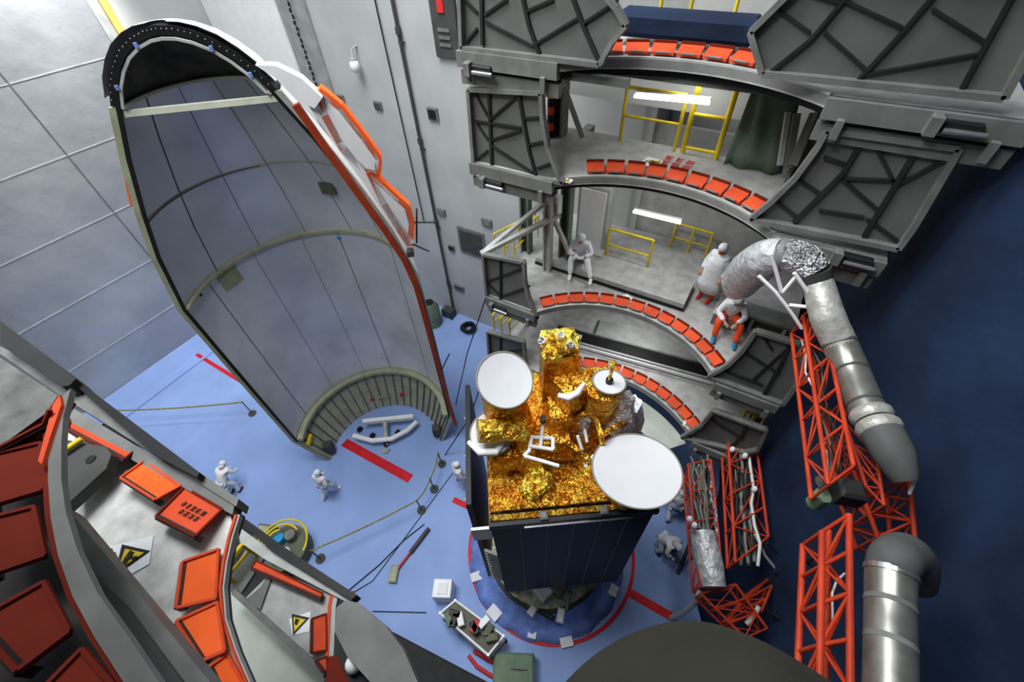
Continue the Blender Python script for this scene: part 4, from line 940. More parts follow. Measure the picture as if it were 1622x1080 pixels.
def person(loc, rz, pose, label, trousers='suit', shoes='white', cap='white', coat=False, group=None, mask=None):
    p = POSE[pose]; t = thing('person', loc, label, 'person', group, rz); V = Vector
    g = {k: V(p[k]) for k in ('pel', 'ch', 'nk', 'hd')}
    fwd = V((0, -1, 0)); shz = g['nk']+V((0, .02, -.07))
    sh = [shz+V((-.18, 0, 0)), shz+V((.18, 0, 0))]; hip = [g['pel']+V((-.1, 0, -.02)), g['pel']+V((.1, 0, -.02))]
    J = [(g['pel'], .14), ((g['pel']+g['ch'])/2, .135), (g['ch'], .155), (shz, .12), (g['nk']+V((0, 0, .02)), .055), (g['hd']+V((0, .0, -.04)), .075), (g['hd']+V((0, .015, .05)), .085)]
    E = [(0, 1), (1, 2), (2, 3), (3, 4), (4, 5), (5, 6)]
    for s_ in (0, 1):
        i = len(J); el, wr = V(p['el'][s_]), V(p['wr'][s_]); J += [(sh[s_], .075), ((sh[s_]+el)/2, .062), (el, .052), (wr, .034)]; E += [(3, i), (i, i+1), (i+1, i+2), (i+2, i+3)]
        i = len(J); kn, an = V(p['kn'][s_]), V(p['an'][s_]); J += [(hip[s_], .10), ((hip[s_]+kn)/2, .09), (kn, .065), ((kn+an)/2, .06), (an, .042)]; E += [(0, i), (i, i+1), (i+1, i+2), (i+2, i+3), (i+3, i+4)]
    skin_obj('body', J, E, 'skin', t)
    # coverall: thicker shell from neck to wrists and hips/ankles
    JJ = [(J[0][0], .175), (J[1][0], .17), (J[2][0], .185), (J[3][0], .14), (J[4][0], .085)]; EE = [(0, 1), (1, 2), (2, 3), (3, 4)]
    for s_ in (0, 1):
        b0 = 7+s_*9; i = len(JJ); w0 = J[b0+3][0]; e0 = J[b0+2][0]
        JJ += [(J[b0][0], .098), (J[b0+1][0], .085), (e0, .075), (w0.lerp(e0, .12), .055)]; EE += [(3, i), (i, i+1), (i+1, i+2), (i+2, i+3)]
    if coat:
        pass
    skin_obj('coverall', JJ, EE, 'suit', t)
    JL = [(J[0][0]+V((0, 0, -.02)), .12 if coat else .165)]; EL = []
    for s_ in (0, 1):
        b0 = 11+s_*9; i = len(JL); JL += [(J[b0][0], .125), (J[b0+1][0], .11), (J[b0+2][0], .088), (J[b0+3][0], .08), (J[b0+4][0], .065)]; EL += [(0, i), (i, i+1), (i+1, i+2), (i+2, i+3), (i+3, i+4)]
    skin_obj('trousers', JL, EL, trousers, t)
    hd = g['hd']
    if coat:
        me = bpy.data.meshes.new('coat'); nv = 20; vv = []; ff = []
        for j, (zc, ra) in enumerate([(1.38, .18), (1.2, .24), (1.0, .26), (.85, .28), (.65, .30), (.40, .33)]):
            vv += [(ra*math.cos(2*PI*k/nv)*(1+.04*math.sin(3*k+j)), ra*.78*math.sin(2*PI*k/nv)*(1+.05*math.sin(5*k)), zc) for k in range(nv)]
        for j in range(5):
            for k in range(nv): ff.append((j*nv+k, j*nv+(k+1) % nv, (j+1)*nv+(k+1) % nv, (j+1)*nv+k))
        me.from_pydata(vv, [], ff); me.materials.append(M['suit']); me.polygons.foreach_set('use_smooth', [True]*len(ff)); oc = bpy.data.objects.new('coat', me); C.objects.link(oc); oc.parent = t; oc.modifiers.new('t', 'SOLIDIFY').thickness = .015
    def loc_mb(b, name, par=t):
        me = bpy.data.meshes.new(name); me.from_pydata([tuple(v) for v in b.v], [], b.f); [me.materials.append(M[k]) for k in b.mats]
        me.polygons.foreach_set('material_index', b.m); me.polygons.foreach_set('use_smooth', b.sm); o = bpy.data.objects.new(name, me); C.objects.link(o); o.parent = par; return o
    tilt = 1.0 if pose in ('bend',) else (.7 if pose in ('sit', 'hug') else .25)
    Rt = Matrix.Rotation(tilt, 3, 'X')
    q = lambda x, y, z_: hd+Rt@V((x, y, z_))
    fc = one('skin').ball(q(0, -.005, 0), .105, .80, .95, 1.12, 14, 10, Rt); fc.ball(q(0, -.112, -.01), .018, .8, 1, 1.3, 8, 6, Rt)
    for sx in (-1, 1): fc.ball(q(sx*.084, .005, -.01), .024, .5, 1, 1.3, 8, 6, Rt)
    loc_mb(fc, 'head')
    ey = one('eye'); 
    for sx in (-1, 1): ey.ball(q(sx*.032, -.097, .012), .011, 1.3, .6, .8, 8, 6)
    loc_mb(ey, 'eyes')
    loc_mb(one('hair').ball(q(0, .02, .018), .102, .84, .9, 1.0, 12, 8, Rt), 'hair')
    mk_ = one(mask or 'skin'); mk_.ball(q(0, -.095, -.045), .042, 1.1, .5, .7 if mask else .25, 10, 6, Rt); loc_mb(mk_, 'mask' if mask else 'mouth')
    cp = one('suit' if cap == 'white' else cap); cp.ball(q(0, .022, .045), .118, .95, 1.0, .85, 16, 10, Rt); cp.ball(q(0, .05, -.06), .10, .95, .8, .85, 14, 8, Rt); loc_mb(cp, 'hood')
    for s_ in (0, 1):
        w0 = J[7+s_*9+3][0]; e0 = J[7+s_*9+2][0]; dr = (w0-e0).normalized(); side = dr.cross(V((0, 0, 1))); side = side.normalized() if side.length > .1 else V((1, 0, 0)); pn_ = dr.cross(side).normalized()
        if pn_.z > 0: pn_ = -pn_
        sg = 1 if s_ else -1
        HJ = [(w0-dr*.02, .027), (w0+dr*.045, (.034, .02)), (w0+dr*.085, (.036, .018))]; HE = [(0, 1), (1, 2)]
        for k in range(4):
            L_ = (.062, .072, .067, .052)[k]; off = side*(k-1.5)*.019*sg; i = len(HJ)
            b1 = w0+dr*.095+off; HJ += [(b1, .0095), (b1+dr*L_*.5+pn_*.010, .009), (b1+dr*L_*.85+pn_*.032, .008)]; HE += [(2, i), (i, i+1), (i+1, i+2)]
        i = len(HJ); b1 = w0+dr*.035-side*.032*sg; HJ += [(b1, .012), (b1+dr*.03-side*.022*sg+pn_*.01, .010), (b1+dr*.055-side*.026*sg+pn_*.02, .009)]; HE += [(1, i), (i, i+1), (i+1, i+2)]
        skin_obj('hand', HJ, HE, 'skin' if mask else 'suit', t, 1)
        an = J[11+s_*9+4][0]
        shb = one(shoes); shb.ball((an.x, an.y-.02, an.z-.035), .075, .7, 1.0, .75, 12, 8); shb.ball((an.x, an.y-.11, an.z-.05), .062, .78, 1.3, .62, 12, 8); loc_mb(shb, 'shoe')
    return t
def fl(px_, py_, z_=0.0): q = W(px_, py_, z=z_); q.z = z_; return q
person(fl(376, 776), R_(200), 'bend', 'person in white clean suit alone on the floor at left, dark shoes', shoes='dark_shoe')
person(fl(526, 783), R_(190), 'walk', 'person in white suit and hood standing below the fairing tail edge', shoes='white')
person(fl(732, 768), R_(150), 'stand', 'person in white suit close behind the left satellite panel', shoes='white')
person(fl(1046, 872), R_(60), 'bend', 'person in white suit bending on the blue floor right of the satellite', shoes='dark_shoe')
person(fl(1062, 815), R_(200), 'walk', 'person in pale suit half hidden behind the large right dish', shoes='dark_shoe')
z0 = 7.25
q = fl(912, 437, z0); person((q.x-.05, q.y+.35, z0+.1), R_(15), 'hug', 'person all in white sitting on the grey step of the third platform', shoes='white')
q = fl(1115, 474, z0); person((q.x, q.y, z0), R_(-20), 'stand', 'person in long white coat and red trousers standing beside the foil hose', trousers='red_trousers', shoes='red_tag', coat=True, mask='red_tag')
q = fl(1137, 536, z0); person((q.x+.05, q.y+.45, z0+.02), R_(8), 'sit', 'person in white jacket and orange trousers sitting with elbows on knees', trousers='red_trousers', shoes='blue_shoe', mask='steel_dark')
#================================================================ DUCTS AND TRUSS ARMS
ZA = 10.0
def duct(name, path, label, secs, cat='duct'):
    """path: [(px,py,z,rpx)]"""
    P = [W(a, b2, z=c_) if c_ > 7 else W(a, b2, y=-c_) for a, b2, c_, _ in path]; R2 = [path[i][3]*mpp(P[i]) for i in range(len(P))]
    t = thing(name, P[-1], label, cat)
    # smooth
    def sm(i0, i1):
        out, rr_ = [], []
        for i in range(i0, i1):
            p0, p1, p2, p3 = P[max(i-1, 0)], P[i], P[i+1], P[min(i+2, len(P)-1)]
            for k in range(5):
                s = k/5; out.append(.5*((2*p1)+(p2-p0)*s+(2*p0-5*p1+4*p2-p3)*s*s+(3*p1-p0-3*p2+p3)*s**3)); rr_.append(R2[i]+(R2[i+1]-R2[i])*s)
        out.append(P[i1]); rr_.append(R2[i1]); return out, rr_
    for (i0, i1, mk, nme) in secs:
        o_, r_ = sm(i0, i1); one(mk).tube(o_, r_, 24).build(nme, parent=t)
    return t, P, R2
t, P, R2 = duct('air_duct', [(1296, 448, -6.45, 21), (1310, 500, -6.1, 24), (1330, 545, -5.9, 24), (1350, 590, 10, 24), (1370, 640, 10, 25), (1380, 658, 10, 27), (1392, 678, 10, 29), (1416, 720, 10, 28), (1434, 762, 9.9, 17)],
    'long silver air duct running along the orange truss arm', [(0, 2, 'duct_wrap', 'wrapped_section'), (2, 5, 'galv', 'pipe_section'), (6, 8, 'duct_grey', 'flexible_section')])
for i in (2, 3, 4): d_ = (P[i+1]-P[i]).normalized(); one('steel_dark').tube([P[i]-d_*.02, P[i]+d_*.02], R2[i]*1.05, 24).build('clamp_band', parent=t)
for i, k in ((5, 1.1), (6, 1.08)): d_ = (P[i+1]-P[i-1]).normalized(); one('duct_wrap').tube([P[i]-d_*.08, P[i]-d_*.03, P[i]+d_*.03, P[i]+d_*.08], [R2[i]*.95, R2[i]*k, R2[i]*k, R2[i]*.95], 24).build('collar', parent=t)
t, P, R2 = duct('foil_hose', [(1294, 446, -6.47, 21), (1290, 426, -6.5, 23), (1272, 410, -6.55, 25), (1240, 403, -6.6, 25), (1212, 410, -6.75, 30), (1188, 428, -7.2, 31), (1172, 447, -7.7, 27), (1163, 460, -8.0, 15)],
    'crumpled silver foil and plastic wrapped hose bending over onto the third platform', [(1, 3, 'silver', 'bright_foil_bend'), (3, 7, 'plastic', 'plastic_wrap')])
one('steel_dark').tube([P[0]+(P[0]-P[1])*.1, P[1]], [R2[0]*1.02, R2[1]*1.0], 20).build('dark_cuff', parent=t)
d_ = (P[3]-P[2]).normalized(); one('steel').tube([P[3]-d_*.05, P[3]+d_*.05], R2[3]*1.05, 20).build('strap', parent=t)
t, P, R2 = duct('air_duct', [(1456, 925, 9.5, 22), (1452, 895, 9.8, 28), (1436, 878, 10.0, 32), (1418, 886, 10.1, 34), (1411, 908, 10.05, 33), (1410, 960, 10, 33), (1410, 1020, 10, 34), (1410, 1110, 10, 36)],
    'thick steel air duct with elbow at the lower right of the picture', [(0, 4, 'duct_grey', 'elbow'), (4, 7, 'galv', 'pipe_section')])
for i, k in ((4, 1.06), (5, 1.03), (6, 1.02)): d_ = (P[i+1]-P[i]).normalized(); one('chrome' if i == 4 else 'steel').tube([P[i]-d_*.025, P[i]+d_*.025], R2[i]*k, 24).build('clamp_band', parent=t)
def truss(name, a0, a1, b0, b1, drop, bays, label, r=.028, mk='truss', rails=True, cat='truss arm', mk2=None):
    """two top chords a0-a1, b0-b1 and two bottom chords below by drop"""
    a0, a1, b0, b1 = map(Vector, (a0, a1, b0, b1)); dn_ = Vector((0, 0, -drop)); t = thing(name, a0+dn_, label, cat)
    for (p, q2) in ((a0, a1), (b0, b1), (a0+dn_, a1+dn_), (b0+dn_, b1+dn_)): one(mk).tube([p, q2], r, 8).build('chord', parent=t)
    o = one(mk2 or mk)
    f = lambda c0, c1, k: c0.lerp(c1, k/bays)
    for k in range(bays+1):
        q = [f(a0, a1, k), f(b0, b1, k), f(b0, b1, k)+dn_, f(a0, a1, k)+dn_]
        for i in range(4): o.tube([q[i], q[(i+1) % 4]], r*.6, 6)
        if k < bays:
            q3 = [f(a0, a1, k+1), f(b0, b1, k+1), f(b0, b1, k+1)+dn_, f(a0, a1, k+1)+dn_]
            for i in range(4):
                if (k+i) % 2: o.tube([q[i], q3[(i+1) % 4]], r*.5, 6)
                else: o.tube([q[(i+1) % 4], q3[i]], r*.5, 6)
    o.build('lacing', parent=t); return t
w_ = lambda px_, py_, z_: W(px_, py_, z=z_)
ta = truss('truss_arm', w_(1272, 500, 10), w_(1312, 768, 10), w_(1298, 478, 10), w_(1352, 738, 10), .42, 5, 'orange-red lattice truss arm beside the long duct, reaching to the third platform')
o = one('white')
for pth in [[(1202, 437, 10.1), (1228, 462, 10.1), (1250, 490, 10.0), (1270, 520, 10.0)], [(1220, 402, 10.3), (1228, 425, 10.2), (1238, 462, 10.1)], [(1258, 432, 10.2), (1278, 460, 10.1), (1290, 490, 10.0)], [(1250, 483, 10.0), (1288, 487, 10.0)], [(1240, 463, 10.1), (1262, 437, 10.1)]]:
    o.tube([W(p[0], p[1], y=6.25) for p in pth], .03, 6)
o.build('white_tip_frame', parent=ta)
truss('truss_arm', w_(1302, 842, 10), w_(1298, 1095, 10), w_(1345, 815, 10), w_(1347, 1095, 10), .45, 4, 'orange-red lattice truss at the bottom right beside the thick duct', r=.035)
truss('truss_arm', w_(1352, 745, 9.3), w_(1390, 850, 9.0), w_(1440, 760, 9.3), w_(1450, 860, 9.0), .5, 3, 'dark orange truss piece behind the duct between the two ducts', r=.03)
truss('truss_arm', w_(1385, 700, 9.6), w_(1400, 800, 9.4), w_(1330, 640, 9.6), w_(1372, 770, 9.4), .4, 4, 'short orange truss tucked under the upper duct', r=.024)
t = thing('pivot_block', w_(1335, 785, 9.8), 'dark pivot block joining the two orange truss arms', 'pivot')
q = w_(1342, 780, 9.75); one('rib').box(q, (.28, .25, .3), .3, bev=.04).build('housing', parent=t); one('case_green').tube([q+Vector((-.2, -.1, -.1)), q+Vector((-.2, -.1, -.35))], .1).build('shaft', parent=t); one('chrome').tube([q+Vector((-.25, 0, .05)), q+Vector((-.32, -.05, .05))], .07).build('pin', parent=t)
tb = truss('cable_truss', w_(1153, 690, 5.2), w_(1165, 890, 5.0), w_(1195, 680, 5.2), w_(1217, 850, 5.0), .5, 4, 'orange truss arm stuffed with cables right of the lowest platform', r=.035)
tc_ = truss('cable_truss', w_(1090, 735, 5.0), w_(1108, 930, 4.6), w_(1126, 728, 5.0), w_(1146, 925, 4.6), .5, 4, 'dark cable truss nearest the satellite, lower half wrapped in plastic', r=.03)
td = truss('cable_truss', w_(1110, 940, 4.4), w_(1180, 1010, 4.2), w_(1165, 925, 4.4), w_(1215, 995, 4.2), .4, 3, 'small orange truss at the foot of the plastic wrapped arm', r=.03)
te = truss('cable_truss', w_(1192, 935, 4.0), w_(1150, 985, 4.0), w_(1232, 905, 4.0), w_(1205, 970, 4.0), .35, 3, 'dark orange truss crossing below the cable filled arm', r=.03)
rc = random.Random(11)
def cables(parent, c0, c1, n, spread, name='cable', mks=('cable_black', 'cable_white', 'steel', 'cable_black', 'copper'), r=.022):
    for k in range(n):
        pts = []; ox, oy, oz = (rc.uniform(-spread, spread) for _ in range(3))
        for i in range(8): u_ = i/7; pts.append(c0.lerp(c1, u_)+Vector((ox+rc.uniform(-.07, .07), oy+rc.uniform(-.07, .07), -.2+oz+rc.uniform(-.06, .06))))
        one(mks[k % len(mks)]).tube(pts, r*rc.uniform(.7, 1.4), 6).build(name, parent=parent)
cables(tb, w_(1174, 680, 5.15), w_(1190, 880, 5.0), 16, .2, mks=('cable_black', 'copper', 'cable_black', 'steel', 'cable_white', 'stringer'), r=.028)
cables(tc_, w_(1108, 725, 4.95), w_(1120, 850, 4.8), 18, .2, mks=('cable_black', 'steel', 'cable_black', 'silver', 'stringer'), r=.03)
cables(ta, w_(1292, 520, 9.9), w_(1332, 740, 9.9), 5, .1, r=.016)
one('plastic').tube([w_(1112, 842, 4.7), w_(1118, 870, 4.65), w_(1124, 900, 4.6), w_(1130, 930, 4.55)], [.26, .3, .3, .25], 14).build('plastic_wrap', parent=tc_)
for p in [(1195, 775), (1160, 712), (1180, 722), (1092, 822), (1100, 832)]: q = w_(p[0], p[1], 5.2); one('white').ball(q, .065, 1, 1, 1.7).build('tape_wad', parent=tb if p[0] > 1150 else tc_)
def cable(name, pts, r, mk, label, cat='cable', group=None, parent=None):
    return tag(one(mk).tube([w_(*p) for p in pts], r, 8).build(name), label, cat, group)
cable('white_hose', [(1063, 978, .07), (1085, 968, 1.5), (1100, 955, 3.0), (1108, 940, 4.2)], .07, 'cable_white', 'thick white hose dropping from the plastic wrapped arm to the floor', 'hose')
cable('white_hose', [(1182, 988, 4.0), (1195, 975, 4.1), (1202, 960, 4.2)], .05, 'cable_white', 'short white hose piece beside the crossing truss', 'hose')
cable('steel_wire', [(1195, 845, 5.0), (1212, 880, 4.7), (1232, 905, 4.3)], .03, 'steel_light', 'pale wire bundle linking the two cable trusses', 'wire')
for i, pts in enumerate([[(1215, 860, 5.0), (1240, 880, 4.6), (1275, 890, 5.4), (1300, 880, 7.0)], [(1225, 905, 4.5), (1255, 920, 4.3), (1290, 925, 5.5), (1305, 915, 7.0)], [(1205, 960, 4.0), (1245, 985, 3.8), (1290, 960, 5.0), (1303, 950, 6.5)], [(1236, 870, 4.8), (1240, 930, 4.0), (1222, 985, 3.6)]]):
    cable('cable', pts, .025, 'cable_black', ['black cable looping highest between the trusses over the blue sheet', 'black cable looping in the middle between the trusses', 'black cable looping lowest between the trusses', 'black cable hanging straight down before the blue sheet'][i], 'cable', 'black cables before the tarpaulin')
cable('cable', [(1319, 985, 9.8), (1318, 940, 9.8), (1325, 920, 9.8), (1338, 908, 9.8)], .012, 'cable_white', 'thin white cable tied to the lower right truss')
cable('cable', [(1440, 782, 9.7), (1446, 768, 9.8), (1450, 758, 9.9)], .02, 'cable_white', 'short white cable end beside the duct elbow')
# unseen slab added above the camera to shade the near-left flaps
struct(one('steel').box((-1.5, -3.2, 16.6), (7.0, 7.6, .25)).build('unseen_ceiling_slab'))
#================================================================ NEAR PLATFORMS (lower left)
def ppl(seq, z_): return [W(*p, z=z_) for p in seq]
def near_platform(loc, label): return thing('access_platform', loc, label, 'platform')
# level C left (z 11)
ZC = 11.0
pc = near_platform(W(230, 900, z=ZC), 'near platform at lower left with bright orange flaps and yellow warning triangle')
one('deck_worn_lit').plate(ppl([(108, 672), (365, 812), (371, 850), (352, 890), (345, 930), (350, 980), (366, 1030), (392, 1090), (330, 1090), (95, 812), (98, 700)], ZC), .1, up).build('deck_plate', parent=pc)
one('steel').plate(ppl([(105, 640), (372, 798), (368, 815), (106, 672)], ZC+.08), .14, up).build('edge_channel', parent=pc)
one('steel').plate(ppl([(0, 548), (0, 560), (105, 632), (374, 802), (378, 790), (275, 720), (112, 605)], ZC+.1), .2, up).build('edge_beam', parent=pc)
o = one('rib').plate(ppl([(0, 508), (110, 590), (120, 600), (110, 610), (98, 612), (0, 545)], ZC+.3), .3, up).build('end_beam', parent=pc)
one('black').plate(ppl([(110, 602), (120, 600), (316, 748), (312, 756), (245, 720)], ZC+.2), .25, up).build('dark_edge', parent=pc)
inn = [(371, 815), (360, 850), (351, 890), (346, 930), (350, 980), (366, 1030), (392, 1090)]
out_ = [(x+9, y_) for x, y_ in inn]
o = one('red_orange'); o.strip(ppl(inn, ZC+.06), ppl([(x+4, y_) for x, y_ in inn], ZC+.06), .1, up); o.build('hinge_rail', parent=pc)
o = one('steel_light'); o.strip(ppl([(x+4, y_) for x, y_ in inn], ZC+.04), ppl(out_, ZC+.04), .06, up); o.build('arc_rim', parent=pc)
o = one('steel_dark'); o.strip(ppl(out_, ZC-.1), ppl([(x+13, y_) for x, y_ in inn], ZC-.1), .06, up); o.build('lower_rim', parent=pc)
def qflap(parent, q, z_, mk, lifts=(.16, .08, .08, .16), dark=(0, 3), mke='win_dark', name='hinged_flap'):
    P_ = [W(*p, z=z_+l) for p, l in zip(q, lifts)]
    nf_ = (P_[1]-P_[0]).cross(P_[3]-P_[0]).normalized(); P_[2] = W(*q[2], plane=(tuple(P_[0]), tuple(nf_)))
    f_ = one(mk).plate(P_, .03, nf_ if nf_.z > 0 else -nf_).build(name, parent=parent)
    a_, b2 = P_[dark[0]], P_[dark[1]]; one(mke).beam(a_-Vector((0, 0, .05)), b2-Vector((0, 0, .05)), .05, .10).build('flap_edge', parent=f_)
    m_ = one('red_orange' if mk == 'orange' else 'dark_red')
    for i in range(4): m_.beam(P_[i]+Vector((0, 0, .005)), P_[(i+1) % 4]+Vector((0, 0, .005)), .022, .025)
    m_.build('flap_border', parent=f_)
    return f_, P_
qflap(pc, [(192, 757), (230, 730), (287, 770), (247, 792)], ZC, 'orange', (.18, .06, .06, .18))
f_, Pf = qflap(pc, [(248, 818), (293, 772), (353, 807), (310, 850)], ZC, 'red_orange', (.18, .06, .06, .18))
ux = (Pf[3]-Pf[0]).normalized(); nz_ = ux.cross(Pf[1]-Pf[0]).normalized(); nz_ = nz_ if nz_.z > 0 else -nz_; uy = nz_.cross(ux)
Rm = Matrix((ux, uy, nz_)).transposed(); glyphs(f_, (Pf[0]+Pf[1]+Pf[2]+Pf[3])/4, .05, 5, 2, Rm, 'black', .012, 8)
qflap(pc, [(290, 890), (347, 870), (343, 948), (280, 963)], ZC, 'orange', (.16, .06, .06, .16))
qflap(pc, [(280, 984), (345, 954), (357, 1031), (320, 1047)], ZC, 'orange', (.16, .06, .06, .16))
qflap(pc, [(330, 1058), (361, 1036), (388, 1085), (347, 1095)], ZC, 'orange', (.16, .06, .06, .16))
qflap(pc, [(108, 680), (112, 664), (212, 716), (198, 728)], ZC, 'red_orange', (.14, .06, .06, .14))
q = W(206, 886, z=ZC); sg = one('paper').plate(ppl([(163, 868), (243, 848), (236, 893), (192, 918)], ZC+.012), .01, up).build('warning_sign', parent=pc)
one('black').plate(ppl([(193, 862), (237, 872), (181, 912)], ZC+.022), .008, up).build('sign_border', parent=sg)
one('yellow').plate(ppl([(198, 869), (228, 875), (186, 903)], ZC+.032), .008, up).build('sign_field', parent=sg)
one('black').plate(ppl([(206, 871), (212, 874), (206, 884), (199, 880)], ZC+.042), .008, up).plate(ppl([(198, 881), (206, 883), (196, 895), (192, 893)], ZC+.042), .008, up).plate(ppl([(207, 882), (216, 880), (217, 883), (208, 886)], ZC+.042), .008, up).build('falling_figure', parent=sg)
o = one('win_dark'); 
for (x, y_) in [(170, 880), (176, 876), (171, 870), (180, 884)]: o.plate(ppl([(x, y_), (x+6, y_-2), (x+7, y_+1), (x+1, y_+3)], ZC+.03), .006, up)
o.build('small_lettering', parent=sg)
one('steel_dark').plate(ppl([(98, 695), (168, 708), (176, 720), (168, 742), (98, 806)], ZC+.25), .12, up).build('gusset_plate', parent=pc)
one('black').disc(W(143, 727, z=ZC+.26), up, .045, .02, seg=16, rings=1).build('lifting_hole', parent=pc)
# big diagonal girder in front
pd = thing('folded_girder', W(200, 950, z=12.0), 'grey folded girder with dark recess crossing the near platform at lower left', 'girder')
one('steel').plate(ppl([(98, 800), (110, 808), (345, 1095), (210, 1095), (150, 1010), (100, 880)], 11.7), .16, up).build('web_plate', parent=pd)
one('steel_dark').plate(ppl([(112, 878), (135, 900), (200, 960), (300, 1095), (240, 1095), (165, 1010), (130, 940)], 11.74), .03, up).build('recess', parent=pd)
# level D left (z 12.6): grey rim and red flaps with shade put into their colour
ZD = 12.6
pdk = near_platform(W(40, 900, z=ZD), 'nearest platform at the left edge with shade-darkened red flaps behind a grey rim')
inn = [(100, 625), (80, 655), (76, 700), (76, 760), (80, 820), (92, 880), (115, 945), (150, 1010), (205, 1095)]
out2 = [(112, 615), (100, 660), (97, 700), (97, 760), (104, 810), (122, 870), (155, 940), (205, 1010), (262, 1095)]
o = one('steel'); o.strip(ppl(inn, ZD+.05), ppl(out2, ZD+.05), .05, up); o.build('arc_rim', parent=pdk)
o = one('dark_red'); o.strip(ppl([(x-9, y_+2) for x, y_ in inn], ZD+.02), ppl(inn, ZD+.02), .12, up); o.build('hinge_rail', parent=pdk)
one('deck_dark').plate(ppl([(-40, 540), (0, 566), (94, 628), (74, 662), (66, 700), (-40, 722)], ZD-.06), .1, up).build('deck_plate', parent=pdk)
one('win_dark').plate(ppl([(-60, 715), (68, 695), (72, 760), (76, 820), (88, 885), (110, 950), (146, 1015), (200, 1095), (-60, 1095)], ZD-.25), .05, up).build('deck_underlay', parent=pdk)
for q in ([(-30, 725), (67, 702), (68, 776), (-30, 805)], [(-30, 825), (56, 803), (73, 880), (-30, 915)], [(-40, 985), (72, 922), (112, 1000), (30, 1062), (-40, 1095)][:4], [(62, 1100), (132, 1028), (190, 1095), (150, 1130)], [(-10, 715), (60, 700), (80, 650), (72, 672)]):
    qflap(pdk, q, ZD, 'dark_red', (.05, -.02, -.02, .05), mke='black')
one('red_orange').plate(ppl([(84, 640), (94, 626), (97, 640), (80, 690), (66, 735), (60, 730)], ZD+.08), .06, up).build('red_strut', parent=pdk)
one('yellow').tube(ppl([(98, 716), (130, 695)], ZC+.3), .03).build('yellow_bar', parent=pc)
# level B left (z 7.3)
ZL = 7.3
pb = near_platform(W(450, 950, z=ZL), 'lower near platform with small warning triangle, left of the bottom centre')
one('deck').plate(ppl([(386, 950), (434, 902), (525, 942), (522, 1000), (519, 1062), (410, 968)], ZL), .1, up).build('deck_plate', parent=pb)
one('steel').plate(ppl([(386, 952), (412, 930), (428, 906), (434, 902), (412, 965)], ZL+.05), .08, up).build('gusset_plate', parent=pb)
one('pale_green').plate(ppl([(356, 935), (372, 940), (515, 1068), (512, 1095), (400, 1095), (372, 1020)], ZL-.4), .1, up).build('lower_wall_plate', parent=pb)
one('steel').beam(W(372, 938, z=ZL), W(516, 1068, z=ZL), .08, .12).build('diagonal_edge', parent=pb)
one('steel_light').plate(ppl([(372, 830), (428, 870), (560, 945), (552, 955), (420, 886), (368, 850)], ZL+.1), .15, up).build('edge_channel', parent=pb)
one('black').plate(ppl([(366, 815), (375, 812), (470, 880), (565, 942), (556, 950), (430, 872)], ZL+.2), .25, up).build('dark_edge', parent=pb)
o = one('steel_light'); ib = [(528, 938), (524, 960), (522, 1000), (519, 1065)]; o.strip(ppl(ib, ZL+.04), ppl([(x+8, y_) for x, y_ in ib], ZL+.04), .1, up); o.build('arc_rim', parent=pb)
o = one('red_orange'); o.strip(ppl([(x-5, y_) for x, y_ in ib], ZL+.06), ppl(ib, ZL+.06), .1, up); o.build('hinge_rail', parent=pb)
qflap(pb, [(494, 980), (517, 972), (518, 1030), (493, 1034)], ZL, 'red_orange', (.14, .06, .06, .14)); qflap(pb, [(500, 1046), (518, 1040), (519, 1062), (512, 1062)], ZL, 'red_orange', (.1, .06, .06, .1))
qflap(pb, [(398, 900), (406, 888), (512, 940), (508, 948)], ZL, 'red_orange', (.14, .06, .06, .14)); 
sg = one('paper').plate(ppl([(458, 980), (492, 968), (490, 1000), (463, 1006)], ZL+.012), .01, up).build('warning_sign', parent=pb)
one('black').plate(ppl([(462, 972), (490, 978), (464, 1006)], ZL+.022), .008, up).build('sign_border', parent=sg); one('yellow').plate(ppl([(465, 977), (484, 981), (466, 1000)], ZL+.032), .008, up).build('sign_field', parent=sg)
one('black').plate(ppl([(468, 979), (474, 981), (470, 990), (466, 988)], ZL+.042), .008, up).build('falling_figure', parent=sg)
one('steel').plate(ppl([(352, 930), (376, 948), (418, 884), (394, 862)], 6.2), .08, up).build('landing_plate', parent=pb)
for i, (u_, v_) in enumerate([((362, 915), (400, 870)), ((372, 922), (408, 878))]): rail('guard_rail', [W(*u_, z=6.2), W(*v_, z=6.2)], .6, ['outer yellow rail in the gap beside the near platforms', 'inner yellow rail in the gap beside the near platforms'][i], 'yellow rails on the near platforms', r=.04)
# near grey flap bottom and black stuff
g2 = thing('folded_wing', W(590, 1010, z=11.3), 'grey rounded plate at the bottom edge, left of centre', 'wing plate')
one('steel').plate(ppl([(533, 962), (548, 950), (568, 955), (610, 990), (640, 1030), (668, 1095), (600, 1095), (550, 1040), (530, 1000)], 11.3), .12, up).build('plate', parent=g2)
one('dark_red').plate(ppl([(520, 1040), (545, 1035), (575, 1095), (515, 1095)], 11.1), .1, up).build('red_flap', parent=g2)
one('white').ball(W(560, 1052, z=11.2), .06).build('white_knob', parent=g2)
one('black').plate(ppl([(535, 1000), (560, 1030), (590, 1095), (560, 1095), (530, 1030)], 11.16), .05, up).build('black_backing', parent=g2)
